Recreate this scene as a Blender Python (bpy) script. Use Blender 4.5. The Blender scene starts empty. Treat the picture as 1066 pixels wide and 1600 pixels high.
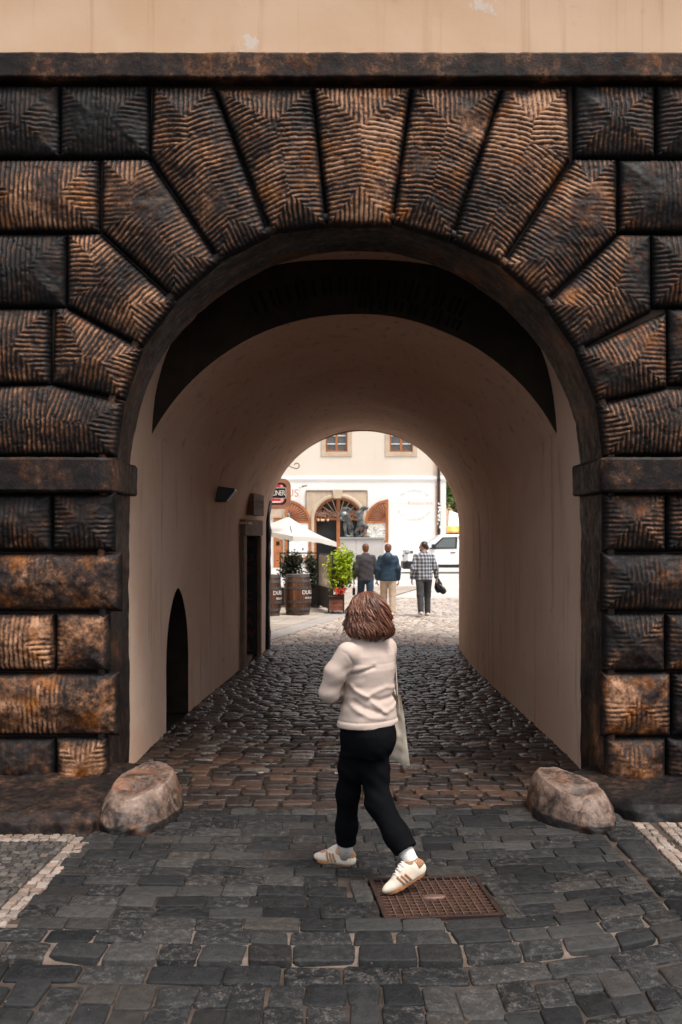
import bpy, math, random
import numpy as np
from mathutils import Vector, Matrix, Euler
rng = np.random.default_rng(7)
random.seed(7)
PI = math.pi
scene = bpy.context.scene
COL = scene.collection
EYE = 1.95; FPX = 1600.0; CX = 533.0; HY = 835.0     # eye height, focal length and horizon measured from the photograph
def P(px, py, d):
    return np.array([(px-CX)/FPX*d, d, EYE-(py-HY)/FPX*d])
def GX(px, d): return (px-CX)/FPX*d
def GZ(py, d): return EYE-(py-HY)/FPX*d

# ------------------------------------------------------------------ noise
def _hash(ix, iy, iz, seed):
    h = (ix*374761393 + iy*668265263 + iz*2147483647 + seed*974634777) & 0xffffffff
    h = ((h ^ (h >> 13))*1274126177) & 0xffffffff
    h = h ^ (h >> 16)
    return (h & 0xffff)/65535.0
def vnoise(x, y, z=0.0, seed=0):
    x = np.asarray(x, float); y = np.asarray(y, float); z = np.asarray(z, float)+np.zeros_like(x)
    xi = np.floor(x).astype(np.int64); yi = np.floor(y).astype(np.int64); zi = np.floor(z).astype(np.int64)
    fx = x-xi; fy = y-yi; fz = z-zi
    fx = fx*fx*(3-2*fx); fy = fy*fy*(3-2*fy); fz = fz*fz*(3-2*fz)
    r = 0
    for a in (0, 1):
        for b in (0, 1):
            for c in (0, 1):
                w = (fx if a else 1-fx)*(fy if b else 1-fy)*(fz if c else 1-fz)
                r = r + w*_hash(xi+a, yi+b, zi+c, seed)
    return r*2-1
def fbm(x, y, z=0.0, seed=0, oct=4):
    s = 0; a = 1; t = 0
    for o in range(oct):
        s = s + a*vnoise(np.asarray(x)*2**o, np.asarray(y)*2**o, np.asarray(z)*2**o, seed+o); t += a; a *= .5
    return s/t
def sstep(a, b, x):
    t = np.clip((x-a)/(b-a), 0, 1); return t*t*(3-2*t)

# ------------------------------------------------------------------ objects
ORG = {}
def origin(o):
    return ORG.get(o.name, np.zeros(3))
def tag(o, label=None, cat=None, group=None, kind=None):
    if label: o['label'] = label
    if cat: o['category'] = cat
    if group: o['group'] = group
    if kind: o['kind'] = kind
    return o
def thing(name, loc, label, cat, group=None, kind=None):
    o = bpy.data.objects.new(name, None); COL.objects.link(o)
    o.empty_display_size = .1
    o.location = loc; ORG[o.name] = np.array(loc, float)
    return tag(o, label, cat, group, kind)
def mesh(name, V, F, mat, parent=None, loc=None, smooth=True, attrs=None, mats=None, midx=None, bevel=None, flat_angle=None):
    """V in world coordinates; the object's origin is its parent's (or loc)."""
    V = np.asarray(V, float).reshape(-1, 3)
    if parent is not None: org = origin(parent)
    else: org = np.zeros(3) if loc is None else np.array(loc, float)
    me = bpy.data.meshes.new(name)
    V2 = (V-org).astype(np.float32)
    if isinstance(F, np.ndarray) and F.ndim == 2:
        n, k = F.shape
        me.vertices.add(len(V2)); me.vertices.foreach_set('co', V2.ravel())
        me.loops.add(n*k); me.loops.foreach_set('vertex_index', F.astype(np.int32).ravel())
        me.polygons.add(n); me.polygons.foreach_set('loop_start', np.arange(0, n*k, k, dtype=np.int32))
        me.update(calc_edges=True)
    else:
        me.from_pydata([tuple(v) for v in V2], [], [tuple(int(i) for i in f) for f in F])
        me.update()
    if smooth:
        me.polygons.foreach_set('use_smooth', np.ones(len(me.polygons), bool))
    for k, a in (attrs or {}).items():
        at = me.attributes.new(k, 'FLOAT', 'POINT'); at.data.foreach_set('value', np.asarray(a, np.float32))
    for m in (mats or [mat]): me.materials.append(m)
    if midx is not None: me.polygons.foreach_set('material_index', np.asarray(midx, np.int32))
    o = bpy.data.objects.new(name, me); COL.objects.link(o)
    if parent is not None:
        o.parent = parent
        ORG[o.name] = org
    else:
        o.location = org; ORG[o.name] = org
    if bevel:
        b = o.modifiers.new('edges', 'BEVEL'); b.width = bevel; b.segments = 2; b.limit_method = 'ANGLE'; b.angle_limit = .6
    if flat_angle:
        try: me.set_sharp_from_angle(angle=flat_angle)
        except Exception: pass
    return o
def copy_tree(o, parent=None):
    c = o.copy(); COL.objects.link(c)
    if parent is not None: c.parent = parent
    for ch in list(o.children): copy_tree(ch, c)
    return c

class MB:
    def __init__(s): s.V = []; s.F = []; s.n = 0; s.A = []
    def add(s, V, F, a=0.0):
        V = np.asarray(V, float).reshape(-1, 3)
        s.V.append(V); s.F += [tuple(int(i)+s.n for i in f) for f in F]; s.n += len(V)
        s.A.append(np.full(len(V), a)); return s
    def box(s, x0, x1, y0, y1, z0, z1, M=None, a=0.0):
        V = np.array([[x, y, z] for z in (z0, z1) for y in (y0, y1) for x in (x0, x1)], float)
        if M is not None: V = V @ np.array(M)[:3, :3].T + np.array(M)[:3, 3]
        return s.add(V, [(0, 2, 3, 1), (4, 5, 7, 6), (0, 1, 5, 4), (2, 6, 7, 3), (0, 4, 6, 2), (1, 3, 7, 5)], a)
    def prism(s, poly, y0, y1, M=None, a=0.0, axis='y'):
        """poly: list of (x,z), extruded from y0 to y1."""
        n = len(poly); poly = np.asarray(poly, float)
        ar = 0.5*np.sum(poly[:, 0]*np.roll(poly[:, 1], -1)-np.roll(poly[:, 0], -1)*poly[:, 1])
        if ar < 0: poly = poly[::-1]
        V = np.zeros((2*n, 3))
        V[:n, 0] = poly[:, 0]; V[:n, 2] = poly[:, 1]; V[:n, 1] = y0
        V[n:] = V[:n]; V[n:, 1] = y1
        F = [tuple(range(n)), tuple(range(2*n-1, n-1, -1))]
        F += [(i, i+n, (i+1) % n+n, (i+1) % n) for i in range(n)]
        if axis == 'x': V = V[:, [1, 0, 2]]*np.array([1, 1, 1]); F = [f[::-1] for f in F]
        if axis == 'z': V = np.stack([V[:, 0], V[:, 2], V[:, 1]], 1); F = [f[::-1] for f in F]
        if M is not None: V = V @ np.array(M)[:3, :3].T + np.array(M)[:3, 3]
        return s.add(V, F, a)
    def tube(s, pts, r, n=8, closed=False, a=0.0, caps=True, flat=1.0):
        pts = np.asarray(pts, float); m = len(pts); r = np.broadcast_to(np.asarray(r, float), (m,))
        T = np.gradient(pts, axis=0); T /= np.maximum(np.linalg.norm(T, axis=1, keepdims=True), 1e-9)
        ref = np.array([0, 0, 1.]) if abs(T[0, 2]) < .9 else np.array([1., 0, 0])
        V = []; U = np.cross(T[0], ref); U /= np.linalg.norm(U)
        for i in range(m):
            U = U-T[i]*np.dot(U, T[i]); U /= max(np.linalg.norm(U), 1e-9); W = np.cross(T[i], U)
            th = np.arange(n)*2*PI/n
            V.append(pts[i]+r[i]*(np.cos(th)[:, None]*U+np.sin(th)[:, None]*W*flat))
        V = np.concatenate(V); F = []
        for i in range(m-1):
            for j in range(n):
                F.append((i*n+j, i*n+(j+1) % n, (i+1)*n+(j+1) % n, (i+1)*n+j))
        if caps: F += [tuple(range(n))[::-1], tuple((m-1)*n+j for j in range(n))]
        return s.add(V, F, a)
    def lathe(s, prof, c=(0, 0, 0), n=32, a=0.0):
        """prof: list of (r,z), axis vertical through c."""
        prof = np.asarray(prof, float); m = len(prof); th = np.arange(n)*2*PI/n
        V = np.stack([prof[:, None, 0]*np.cos(th), prof[:, None, 0]*np.sin(th), np.repeat(prof[:, None, 1], n, 1)], -1).reshape(-1, 3)+np.array(c)
        F = [(i*n+j, i*n+(j+1) % n, (i+1)*n+(j+1) % n, (i+1)*n+j) for i in range(m-1) for j in range(n)]
        F += [tuple(range(n))[::-1], tuple((m-1)*n+j for j in range(n))]
        return s.add(V, F, a)
    def grid(s, G, a=0.0, flip=False):
        """G: (nu,nv,3) array of points."""
        nu, nv = G.shape[:2]
        F = gridfaces(nu, nv, flip)
        return s.add(G.reshape(-1, 3), F, a)
    def build_each(s, name, mat, parent=None, smooth=False, bevel=None):
        """every piece added becomes a part of its own"""
        k = 0; fi = 0; out = []
        for V in s.V:
            F = []
            while fi < len(s.F) and k <= s.F[fi][0] < k+len(V): F.append(tuple(i-k for i in s.F[fi])); fi += 1
            out.append(mesh(name, V, F, mat, parent, smooth=smooth, bevel=bevel)); k += len(V)
        return out
    def build(s, name, mat, parent=None, smooth=False, bevel=None, loc=None, attr=None, flat_angle=None):
        V = np.concatenate(s.V)
        at = {attr: np.concatenate(s.A)} if attr else None
        return mesh(name, V, s.F, mat, parent, loc, smooth, at, bevel=bevel, flat_angle=flat_angle)
def gridfaces(nu, nv, flip=False):
    i = np.arange(nu-1)[:, None]; j = np.arange(nv-1)[None, :]
    a = (i*nv+j).ravel(); b = ((i+1)*nv+j).ravel(); c = b+1; d = a+1
    return np.stack([a, d, c, b] if flip else [a, b, c, d], 1)
def text_geo(txt, size=1.0, extrude=0.0, align='CENTER', spacing=1.0, line=1.0):
    cu = bpy.data.curves.new('lettering', 'FONT'); cu.body = txt; cu.size = size; cu.extrude = extrude
    cu.align_x = align; cu.align_y = 'CENTER'; cu.space_character = spacing; cu.space_line = line; cu.resolution_u = 4
    o = bpy.data.objects.new('tmp_lettering', cu); COL.objects.link(o)
    dg = bpy.context.evaluated_depsgraph_get(); dg.update()
    me = o.evaluated_get(dg).to_mesh()
    V = np.array([v.co[:] for v in me.vertices]); F = [tuple(p.vertices) for p in me.polygons]
    o.evaluated_get(dg).to_mesh_clear()
    bpy.data.objects.remove(o); bpy.data.curves.remove(cu)
    return V, F

# ------------------------------------------------------------------ materials
class Nodes:
    def __init__(s, name):
        s.m = bpy.data.materials.new(name); s.m.use_nodes = True
        s.t = s.m.node_tree; s.t.nodes.clear()
        s.out = s.t.nodes.new('ShaderNodeOutputMaterial'); s.b = s.t.nodes.new('ShaderNodeBsdfPrincipled')
        s.t.links.new(s.b.outputs[0], s.out.inputs[0])
    def n(s, typ, **kw):
        nd = s.t.nodes.new(typ)
        for k, v in kw.items(): setattr(nd, k, v)
        return nd
    def set(s, inp, v):
        if isinstance(v, bpy.types.NodeSocket): s.t.links.new(v, inp)
        elif isinstance(v, (tuple, list)) and len(v) == 3 and inp.type == 'RGBA': inp.default_value = (*v, 1)
        else: inp.default_value = v
    def pos(s):
        return s.n('ShaderNodeNewGeometry').outputs['Position']
    def objc(s): return s.n('ShaderNodeTexCoord').outputs['Object']
    def mapv(s, v, scale=(1, 1, 1), loc=(0, 0, 0), rot=(0, 0, 0)):
        m = s.n('ShaderNodeMapping'); s.set(m.inputs['Vector'], v); m.inputs['Scale'].default_value = scale
        m.inputs['Location'].default_value = loc; m.inputs['Rotation'].default_value = rot; return m.outputs[0]
    def noise(s, v, scale, detail=5, rough=.55, dist=0.0):
        m = s.n('ShaderNodeTexNoise'); s.set(m.inputs['Vector'], v); m.inputs['Scale'].default_value = scale
        m.inputs['Detail'].default_value = detail; m.inputs['Roughness'].default_value = rough; m.inputs['Distortion'].default_value = dist
        return m.outputs['Fac']
    def attr(s, name):
        a = s.n('ShaderNodeAttribute'); a.attribute_name = name; return a.outputs['Fac']
    def math(s, op, a, b=0.0, c=None, clamp=False):
        m = s.n('ShaderNodeMath', operation=op, use_clamp=clamp); s.set(m.inputs[0], a); s.set(m.inputs[1], b)
        if c is not None: s.set(m.inputs[2], c)
        return m.outputs[0]
    def mr(s, v, a, b, c=0.0, d=1.0, smooth=True):
        m = s.n('ShaderNodeMapRange', interpolation_type='SMOOTHSTEP' if smooth else 'LINEAR'); s.set(m.inputs[0], v)
        for i, x in zip((1, 2, 3, 4), (a, b, c, d)): m.inputs[i].default_value = x
        return m.outputs[0]
    def ramp(s, v, stops):
        r = s.n('ShaderNodeValToRGB'); s.set(r.inputs[0], v); e = r.color_ramp.elements
        while len(e) < len(stops): e.new(.5)
        for el, (p, c) in zip(e, stops): el.position = p; el.color = (*c, 1)
        return r.outputs[0]
    def mix(s, f, a, b, mode='MIX'):
        m = s.n('ShaderNodeMix', data_type='RGBA', blend_type=mode); s.set(m.inputs[0], f); s.set(m.inputs[6], a); s.set(m.inputs[7], b)
        return m.outputs[2]
    def bump(s, h, strength=.3, dist=.01, normal=None):
        b = s.n('ShaderNodeBump'); b.inputs['Strength'].default_value = strength; b.inputs['Distance'].default_value = dist
        s.set(b.inputs['Height'], h)
        if normal is not None: s.set(b.inputs['Normal'], normal)
        return b.outputs[0]
    def done(s, color=None, rough=None, normal=None, spec=None, metallic=None, **kw):
        B = s.b.inputs
        if color is not None: s.set(B['Base Color'], color)
        if rough is not None: s.set(B['Roughness'], rough)
        if normal is not None: s.set(B['Normal'], normal)
        if spec is not None: B['Specular IOR Level'].default_value = spec
        if metallic is not None: B['Metallic'].default_value = metallic
        for k, v in kw.items(): s.set(B[k], v)
        return s.m
def simple(name, c, rough=.6, spec=.35, var=.25, scale=6, bump=.15, bscale=60, metallic=0.0, world=False):
    """a plain material whose colour still wanders a little, as real paint and cloth do"""
    n = Nodes(name); v = n.pos() if world else n.objc()
    f = n.noise(v, scale, 5); c = np.array(c)
    col = n.ramp(f, [(.25, tuple(c*(1-var))), (.75, tuple(np.minimum(c*(1+var), .95)))])
    nm = n.bump(n.noise(v, bscale, 3), bump, .004)
    return n.done(col, rough, nm, spec, metallic)

def m_stone():
    n = Nodes('blackened_sandstone'); p = n.pos()
    crest = n.attr('crest'); tone = n.attr('tone')
    n1 = n.noise(p, 1.7, 6, .6, .3); n2 = n.noise(p, 15, 5, .65); n3 = n.noise(p, 55, 4, .7)
    st = n.noise(n.mapv(p, (9, 9, 1.3)), 1.6, 4, .6)
    v = n.math('MULTIPLY_ADD', n1, 1.15, -1.20)
    v = n.math('ADD', v, n.math('MULTIPLY', n2, .75))
    v = n.math('ADD', v, n.math('MULTIPLY', n3, .42))
    v = n.math('ADD', v, n.math('MULTIPLY', st, .25))
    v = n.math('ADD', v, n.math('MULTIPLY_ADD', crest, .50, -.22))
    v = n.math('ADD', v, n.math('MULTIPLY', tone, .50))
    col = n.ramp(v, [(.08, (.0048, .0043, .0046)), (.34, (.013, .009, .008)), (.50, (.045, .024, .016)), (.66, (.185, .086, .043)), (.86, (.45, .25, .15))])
    orange = n.ramp(v, [(.25, (.012, .006, .003)), (.55, (.13, .042, .010)), (.9, (.42, .155, .03))])
    of = n.mr(n.noise(p, 4.2, 6, .65), .50, .66)
    of = n.math('MULTIPLY', of, n.attr('rust'))
    col = n.mix(of, col, orange)
    h = n.math('ADD', n.math('MULTIPLY', n2, .6), n3)
    return n.done(col, n.mr(n2, .3, .7, .45, .75), n.bump(h, .6, .007), .22)
def m_plaster(name, c1, c2, stain, streak=.5, bump=.2, ncs=.8, peel=None):
    n = Nodes(name); p = n.pos()
    a = n.noise(p, ncs, 6, .6, .4); b = n.noise(p, 5.5, 6, .65); s = n.noise(n.mapv(p, (7, 3, .35)), 1.5, 5, .6)
    col = n.mix(n.mr(a, .35, .65), c1, c2)
    col = n.mix(n.math('MULTIPLY', n.mr(s, .54, .74), streak), col, stain)
    col = n.mix(n.math('MULTIPLY', n.mr(b, .60, .75), .35), col, stain)
    if peel: col = n.mix(n.math('MULTIPLY', n.mr(n.math('ADD', n.noise(p, 2.1, 3, .5), n.math('MULTIPLY', n.noise(p, 13, 5, .7), .45)), .93, .955), .6), col, peel)
    h = n.math('ADD', n.noise(p, 4, 5, .6), n.math('MULTIPLY', n.noise(p, 45, 4, .6), .25))
    return n.done(col, .9, n.bump(h, bump, .02), .2)
def m_setts(name, stops, rough=(.42, .7), spec=.45, speck=(.16, .14, .12), speckamt=.5, red=None):
    n = Nodes(name); p = n.pos(); r = n.attr('rnd')
    a = n.noise(p, 22, 6, .7); b = n.noise(p, 95, 4, .7); big = n.noise(p, 1.1, 3)
    v = n.math('ADD', n.math('MULTIPLY', r, .62), n.math('MULTIPLY', a, .42))
    v = n.math('ADD', v, n.math('MULTIPLY_ADD', big, .5, -.28))
    col = n.ramp(v, stops)
    sp = n.math('MULTIPLY', n.mr(n.math('ADD', n.math('MULTIPLY', a, .6), n.math('MULTIPLY', b, .5)), .545, .70), n.math('MULTIPLY', n.mr(n.math('FRACT', n.math('MULTIPLY', r, 17.3)), .12, .85), speckamt))
    tint = n.math('MULTIPLY', n.mr(n.math('FRACT', n.math('MULTIPLY', r, 31.7)), .62, 1.0), .38)
    col0 = n.mix(tint, col, n.mix(1.0, col, (1.35, .98, .72), 'MULTIPLY'))
    col = n.mix(sp, col0, speck)
    h = n.math('ADD', n.math('MULTIPLY', a, 1.0), n.math('MULTIPLY', b, .35))
    return n.done(col, n.mr(a, .3, .7, *rough), n.bump(h, .75, .010), spec)
M = {}
M['stone'] = m_stone()
M['plaster_out'] = m_plaster('peach_plaster', (.64, .412, .262), (.69, .475, .325), (.48, .275, .155), .45, .12, peel=(.68, .62, .57))
M['plaster_in'] = m_plaster('passage_plaster', (.655, .435, .315), (.71, .51, .39), (.22, .135, .095), .5, .4)
M['mortar'] = simple('dark_joint', (.065, .046, .037), .95, .1, .4, 4, .4, 40, world=True)
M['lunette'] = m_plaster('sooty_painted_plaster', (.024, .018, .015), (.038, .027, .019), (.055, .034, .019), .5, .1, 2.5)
M['letter_dark'] = simple('faded_black_paint', (.005, .005, .007), .8, .2, .3, 10)
M['sett_street'] = m_setts('basalt_setts', [(.15, (.0058, .0062, .007)), (.45, (.0145, .0147, .0155)), (.75, (.035, .0338, .0325)), (1, (.072, .064, .058))], (.5, .8), .3, (.112, .098, .088), .8)
M['sett_pass'] = m_setts('worn_brown_setts', [(.2, (.010, .007, .006)), (.5, (.027, .016, .0115)), (.75, (.056, .029, .018)), (1, (.088, .045, .027))], (.34, .6), .4, (.12, .08, .06), .3)
M['sett_deep'] = m_setts('polished_dark_setts', [(.2, (.022, .017, .015)), (.6, (.062, .047, .038)), (1, (.13, .10, .08))], (.15, .38), .8, (.1, .08, .07), .2)  # base tone raised in place of reflections of the bright exit
M['sett_exit_glow'] = m_setts('exit_glow_setts', [(.2, (.05, .042, .037)), (.6, (.13, .108, .094)), (1, (.24, .20, .175))], (.2, .45), .7, (.2, .17, .15), .2)  # lighter copy: the exit's reflected glow painted into the far setts
M['sett_square'] = m_setts('pale_setts', [(.2, (.28, .24, .21)), (.6, (.44, .38, .335)), (1, (.56, .49, .435))], (.35, .6), .4, (.55, .5, .45), .3)
M['mosaic_dark'] = m_setts('grey_mosaic_cubes', [(.2, (.028, .025, .024)), (.6, (.07, .061, .055)), (1, (.14, .12, .105))], (.5, .8), .3)
M['mosaic_light'] = m_setts('pink_mosaic_cubes', [(.2, (.14, .108, .09)), (.6, (.25, .20, .17)), (1, (.37, .305, .265))], (.5, .8), .3)
M['joint_sand'] = simple('sand_joint', (.125, .095, .078), .95, .1, .45, 9, .5, 120, world=True)
M['joint_mid'] = simple('brown_joint', (.055, .042, .035), .95, .1, .6, 7, .5, 120, world=True)
M['joint_dark'] = simple('sooty_sand_joint', (.022, .017, .014), .95, .1, .5, 9, .5, 120, world=True)
M['earth'] = simple('earth', (.10, .085, .07), .95, .1, .3, 1, .3, 30, world=True)
M['asphalt'] = simple('pale_asphalt', (.50, .46, .43), .85, .25, .2, .8, .4, 90, world=True)
M['slab'] = simple('beige_paving', (.36, .31, .27), .8, .25, .15, 1.2, .3, 40, world=True)
M['gutter'] = simple('grey_gutter', (.34, .31, .29), .8, .25, .15, 1.2, .3, 40, world=True)
M['black_metal'] = simple('black_metal', (.012, .012, .013), .45, .4, .3, 10, .1)
M['rust_iron'] = simple('rusty_iron', (.035, .017, .012), .55, .45, .55, 25, .5, 160, metallic=.25)
M['pit'] = simple('pit_black', (.008, .005, .004), .9, .1, .4, 20)  # near-black floor plate below the grate bars
# ------------------------------------------------------------------ the gatehouse
D0 = 7.65
gate = thing('gatehouse', (.115, D0, 0), 'gatehouse with arched passage framed by blackened grooved sandstone blocks under peach plaster', 'building')
JL, JR, JB = -1.745, 1.975, 8.45         # jamb faces, back of the stone reveal
RC, RR, RZ = .115, 1.86, 2.43            # arch centre, inner radius, springing height
W = 4.9
def stations(a, b, n, extra=()):
    return np.unique(np.concatenate([np.linspace(a, b, n), np.array(extra, float)]))
def wall_with_hole(xs, zlow, zt, y):
    V = []; F = []
    for x in xs: V += [[x, y, zlow(x)], [x, y, zt]]
    for i in range(len(xs)-1): F.append((2*i, 2*i+2, 2*i+3, 2*i+1))
    return V, F
def arch_low(c, r, zc):
    def f(x):
        t = r*r-(x-c)**2
        return zc+math.sqrt(t) if t > 0 else 0.0
    return f
e = 1e-4
xs = stations(-W, W, 40, [RC-RR-.04, RC-RR-.04-e, RC+RR+.04, RC+RR+.04+e]+list(RC+(RR+.04)*np.cos(np.linspace(.01, PI-.01, 60))))
V, F = wall_with_hole(xs, arch_low(RC, RR+.04, RZ), 5.45, D0+.012)
mesh('joint_wall', V, F, M['mortar'], gate, smooth=False)
# plain plaster storey above, sides, roof and the wall to the square
mb = MB(); G = np.zeros((60, 24, 3))
gx = np.linspace(-W, W, 60); gz = np.linspace(5.5, 7.2, 24)
G[..., 0] = gx[:, None]; G[..., 2] = gz[None, :]; G[..., 1] = D0-.005+.012*fbm(gx[:, None]*.9, gz[None, :]*.9, 0, 3)
mb.grid(G); mb.build('plaster_wall', M['plaster_out'], gate, smooth=True)
mb = MB(); mb.box(-W-.02, -W, D0-.02, 17.6, 0, 7.2); mb.box(W, W+.02, D0-.02, 17.6, 0, 7.2)
mb.build_each('side_wall', M['plaster_out'], gate)
mb = MB(); mb.box(-W-.3, W+.3, D0-.35, 17.95, 7.2, 7.35); mb.build('roof', simple('roof_tile', (.25, .09, .05)), gate)
ZC2, RC2, RX2 = 2.06, .38, 1.66
xs = stations(-W, W, 30, [RC2-RX2, RC2-RX2-e, RC2+RX2, RC2+RX2+e]+list(RC2+RX2*np.cos(np.linspace(.01, PI-.01, 40))))
V, F = wall_with_hole(xs, arch_low(RC2, RX2, ZC2), 7.2, 17.56)
mesh('rear_wall', V, [f[::-1] for f in F], M['plaster_out'], gate, smooth=False)

# ---- grooved, pillow-faced blocks
def inward(s):
    # inner ends of the wedge stones run a little over the arch ring
    return [(x+(563-x)*.022, y+(735-y)*.022) if math.hypot(x-563, y-735) < 425 and y < 640 else (x, y) for x, y in s]
def block(name, sides, tone=.4, wear=0.0, rust=1.0, res=.0085, H=1.0):
    """sides: four polylines (bottom l-r, right b-t, top l-r, left b-t) in photo pixels on the wall plane"""
    if name == 'voussoir': sides = [inward(s) for s in sides]
    S = []
    for s in sides:
        S.append(np.array([P(x, y, D0-.06)[[0, 2]] for x, y in s]))
    poly = np.concatenate([S[0][:-1], S[1][:-1], S[2][::-1][:-1], S[3][::-1][:-1]])
    cen = poly.mean(0)
    # shrink for the joint
    def ins(A):
        d = cen-A; L = np.linalg.norm(d, axis=1, keepdims=True); return A-d/L*.017
    S = [ins(s) for s in S]; poly = ins(poly)
    def ln(s): return np.sum(np.linalg.norm(np.diff(s, axis=0), axis=1))
    nu = int(max(ln(S[0]), ln(S[2]))/res)+2; nv = int(max(ln(S[1]), ln(S[3]))/res)+2
    def samp(s, n):
        l = np.concatenate([[0], np.cumsum(np.linalg.norm(np.diff(s, axis=0), axis=1))]); t = np.linspace(0, l[-1], n)
        return np.stack([np.interp(t, l, s[:, 0]), np.interp(t, l, s[:, 1])], 1)
    B, R, T, L = samp(S[0], nu), samp(S[1], nv), samp(S[2], nu), samp(S[3], nv)
    u = np.linspace(0, 1, nu)[:, None, None]; v = np.linspace(0, 1, nv)[None, :, None]
    Pt = (1-v)*B[:, None]+v*T[:, None]+(1-u)*L[None]+u*R[None]-((1-u)*(1-v)*B[0]+u*(1-v)*B[-1]+(1-u)*v*T[0]+u*v*T[-1])
    X = Pt[..., 0]; Z = Pt[..., 1]; seed = int(abs(cen[0]*977+cen[1]*313)) % 1000
    dm = np.full(X.shape, 9.0); tt = np.zeros(X.shape); n = len(poly)
    wob = .012*fbm(X*7, Z*7, 0, seed)
    for i in range(n):
        a = poly[i]; b = poly[(i+1) % n]; e_ = b-a; le = np.linalg.norm(e_)
        if le < .05: continue
        e_ = e_/le; nx, nz = -e_[1], e_[0]
        d = (X-a[0])*nx+(Z-a[1])*nz; t = (X-a[0])*e_[0]+(Z-a[1])*e_[1]-le/2
        bet = d+wob < dm
        dm = np.where(bet, d+wob, dm); tt = np.where(bet, t, tt)
    d = np.maximum(dm-wob, 0)
    edge = np.minimum(np.minimum(u[..., 0]*(nu-1), (1-u[..., 0])*(nu-1)), np.minimum(v[..., 0]*(nv-1), (1-v[..., 0])*(nv-1)))
    d = np.where(edge < .5, 0, d)
    h = .058*(1-np.exp(-(d/.013)**1.1))+.068*(1-(1-np.clip(d/.28, 0, 1))**1.9)
    sp = .0355
    ph = tt/sp+.34*fbm(X*5, Z*5, 0, seed+5)+.12*vnoise(X*20, Z*20, 0, seed+8)+seed*.37
    rib = np.abs(np.sin(PI*ph))**.75
    worn = sstep(.48-wear, .92-wear, .5+.75*fbm(X*3.2, Z*3.2, 0, seed+9))
    amp = .0195*(1-.92*worn)*(.8+.5*fbm(X*9, Z*9, 0, seed+2))
    amp = amp*sstep(0, .012, d)
    # broken crests
    chip = sstep(.12, .5, fbm(X*26, Z*26, 0, seed+4))*.6
    h = h+amp*(rib-.75-chip*rib)+.010*fbm(X*5, Z*5, 0, seed+1)*sstep(0, .04, d)+worn*(.012*fbm(X*16, Z*16, 0, seed+3)-.008)*sstep(0, .03, d)
    h = np.where(edge < .5, 0, h*H)
    V = np.stack([X, D0-h, Z], -1).reshape(-1, 3)
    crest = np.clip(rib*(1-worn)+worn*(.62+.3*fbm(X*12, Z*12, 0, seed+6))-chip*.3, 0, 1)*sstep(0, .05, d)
    k = X.size
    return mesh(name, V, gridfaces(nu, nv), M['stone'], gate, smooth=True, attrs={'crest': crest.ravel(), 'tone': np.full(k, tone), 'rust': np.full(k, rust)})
def quad(bl, br, tr, tl): return [[bl, br], [br, tr], [tl, tr], [bl, tl]]
def rect(x0, x1, y0, y1, **k): return block('rusticated_block', quad((x0, y1), (x1, y1), (x1, y0), (x0, y0)), **k)
# courses: (top, bottom, left blocks, right blocks)
rects = [
 (133, 244, [(-168, -36, .2), (-30, 91, .14), (95, 231, .1)], [(900, 1023, .3), (1029, 1155, .2), (1160, 1290, .3)]),
 (249, 361, [(-230, -42, .4), (-36, 152, .50)], [(970, 1130, .32), (1136, 1290, .3)]),
 (367, 478, [(-190, -66, .3), (-60, 100, .22)], [(1021, 1160, .42), (1165, 1300, .3)]),
 (483, 599, [(-190, -62, .3), (-56, 76, .36)], [(1046, 1170, .34), (1176, 1300, .3)]),
 (772, 860, [(-190, -52, .3), (-46, 78, .2), (83, 176, .22)], [(946, 1040, .52), (1045, 1170, .3), (1175, 1300, .3)]),
 (865, 955, [(-220, -42, .4), (-36, 186, .52)], [(944, 1165, .45), (1170, 1320, .3)]),
 (960, 1048, [(-190, -62, .3), (-56, 82, .74), (88, 168, .68)], [(946, 1039, .42), (1044, 1170, .35), (1175, 1300, .3)]),
 (1053, 1150, [(-220, -46, .4), (-40, 181, .70)], [(943, 1048, .66), (1053, 1180, .25), (1185, 1320, .3)]),
 (1155, 1242, [(-190, -62, .3), (-56, 83, .34), (88, 166, .64)], [(949, 1040, .48), (1045, 1170, .3), (1175, 1300, .3)]),
]
for t, b, ls, rs in rects:
    for x0, x1, tn in ls+rs:
        out = x1 < 0 or x0 > 1066
        low = t > 700
        rect(x0, x1, t, b, tone=tn+(.10 if t > 850 else .04 if tn > .3 else -.05), wear=(.30 if t > 1040 else .18 if t > 850 else .0) + (.12 if low and (x1 > 150 and x0 < 500 or x0 < 960 and x1 > 930) else 0), res=.02 if out else .0085, rust=1.0 if (low and tn > .5) else .6)
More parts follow.
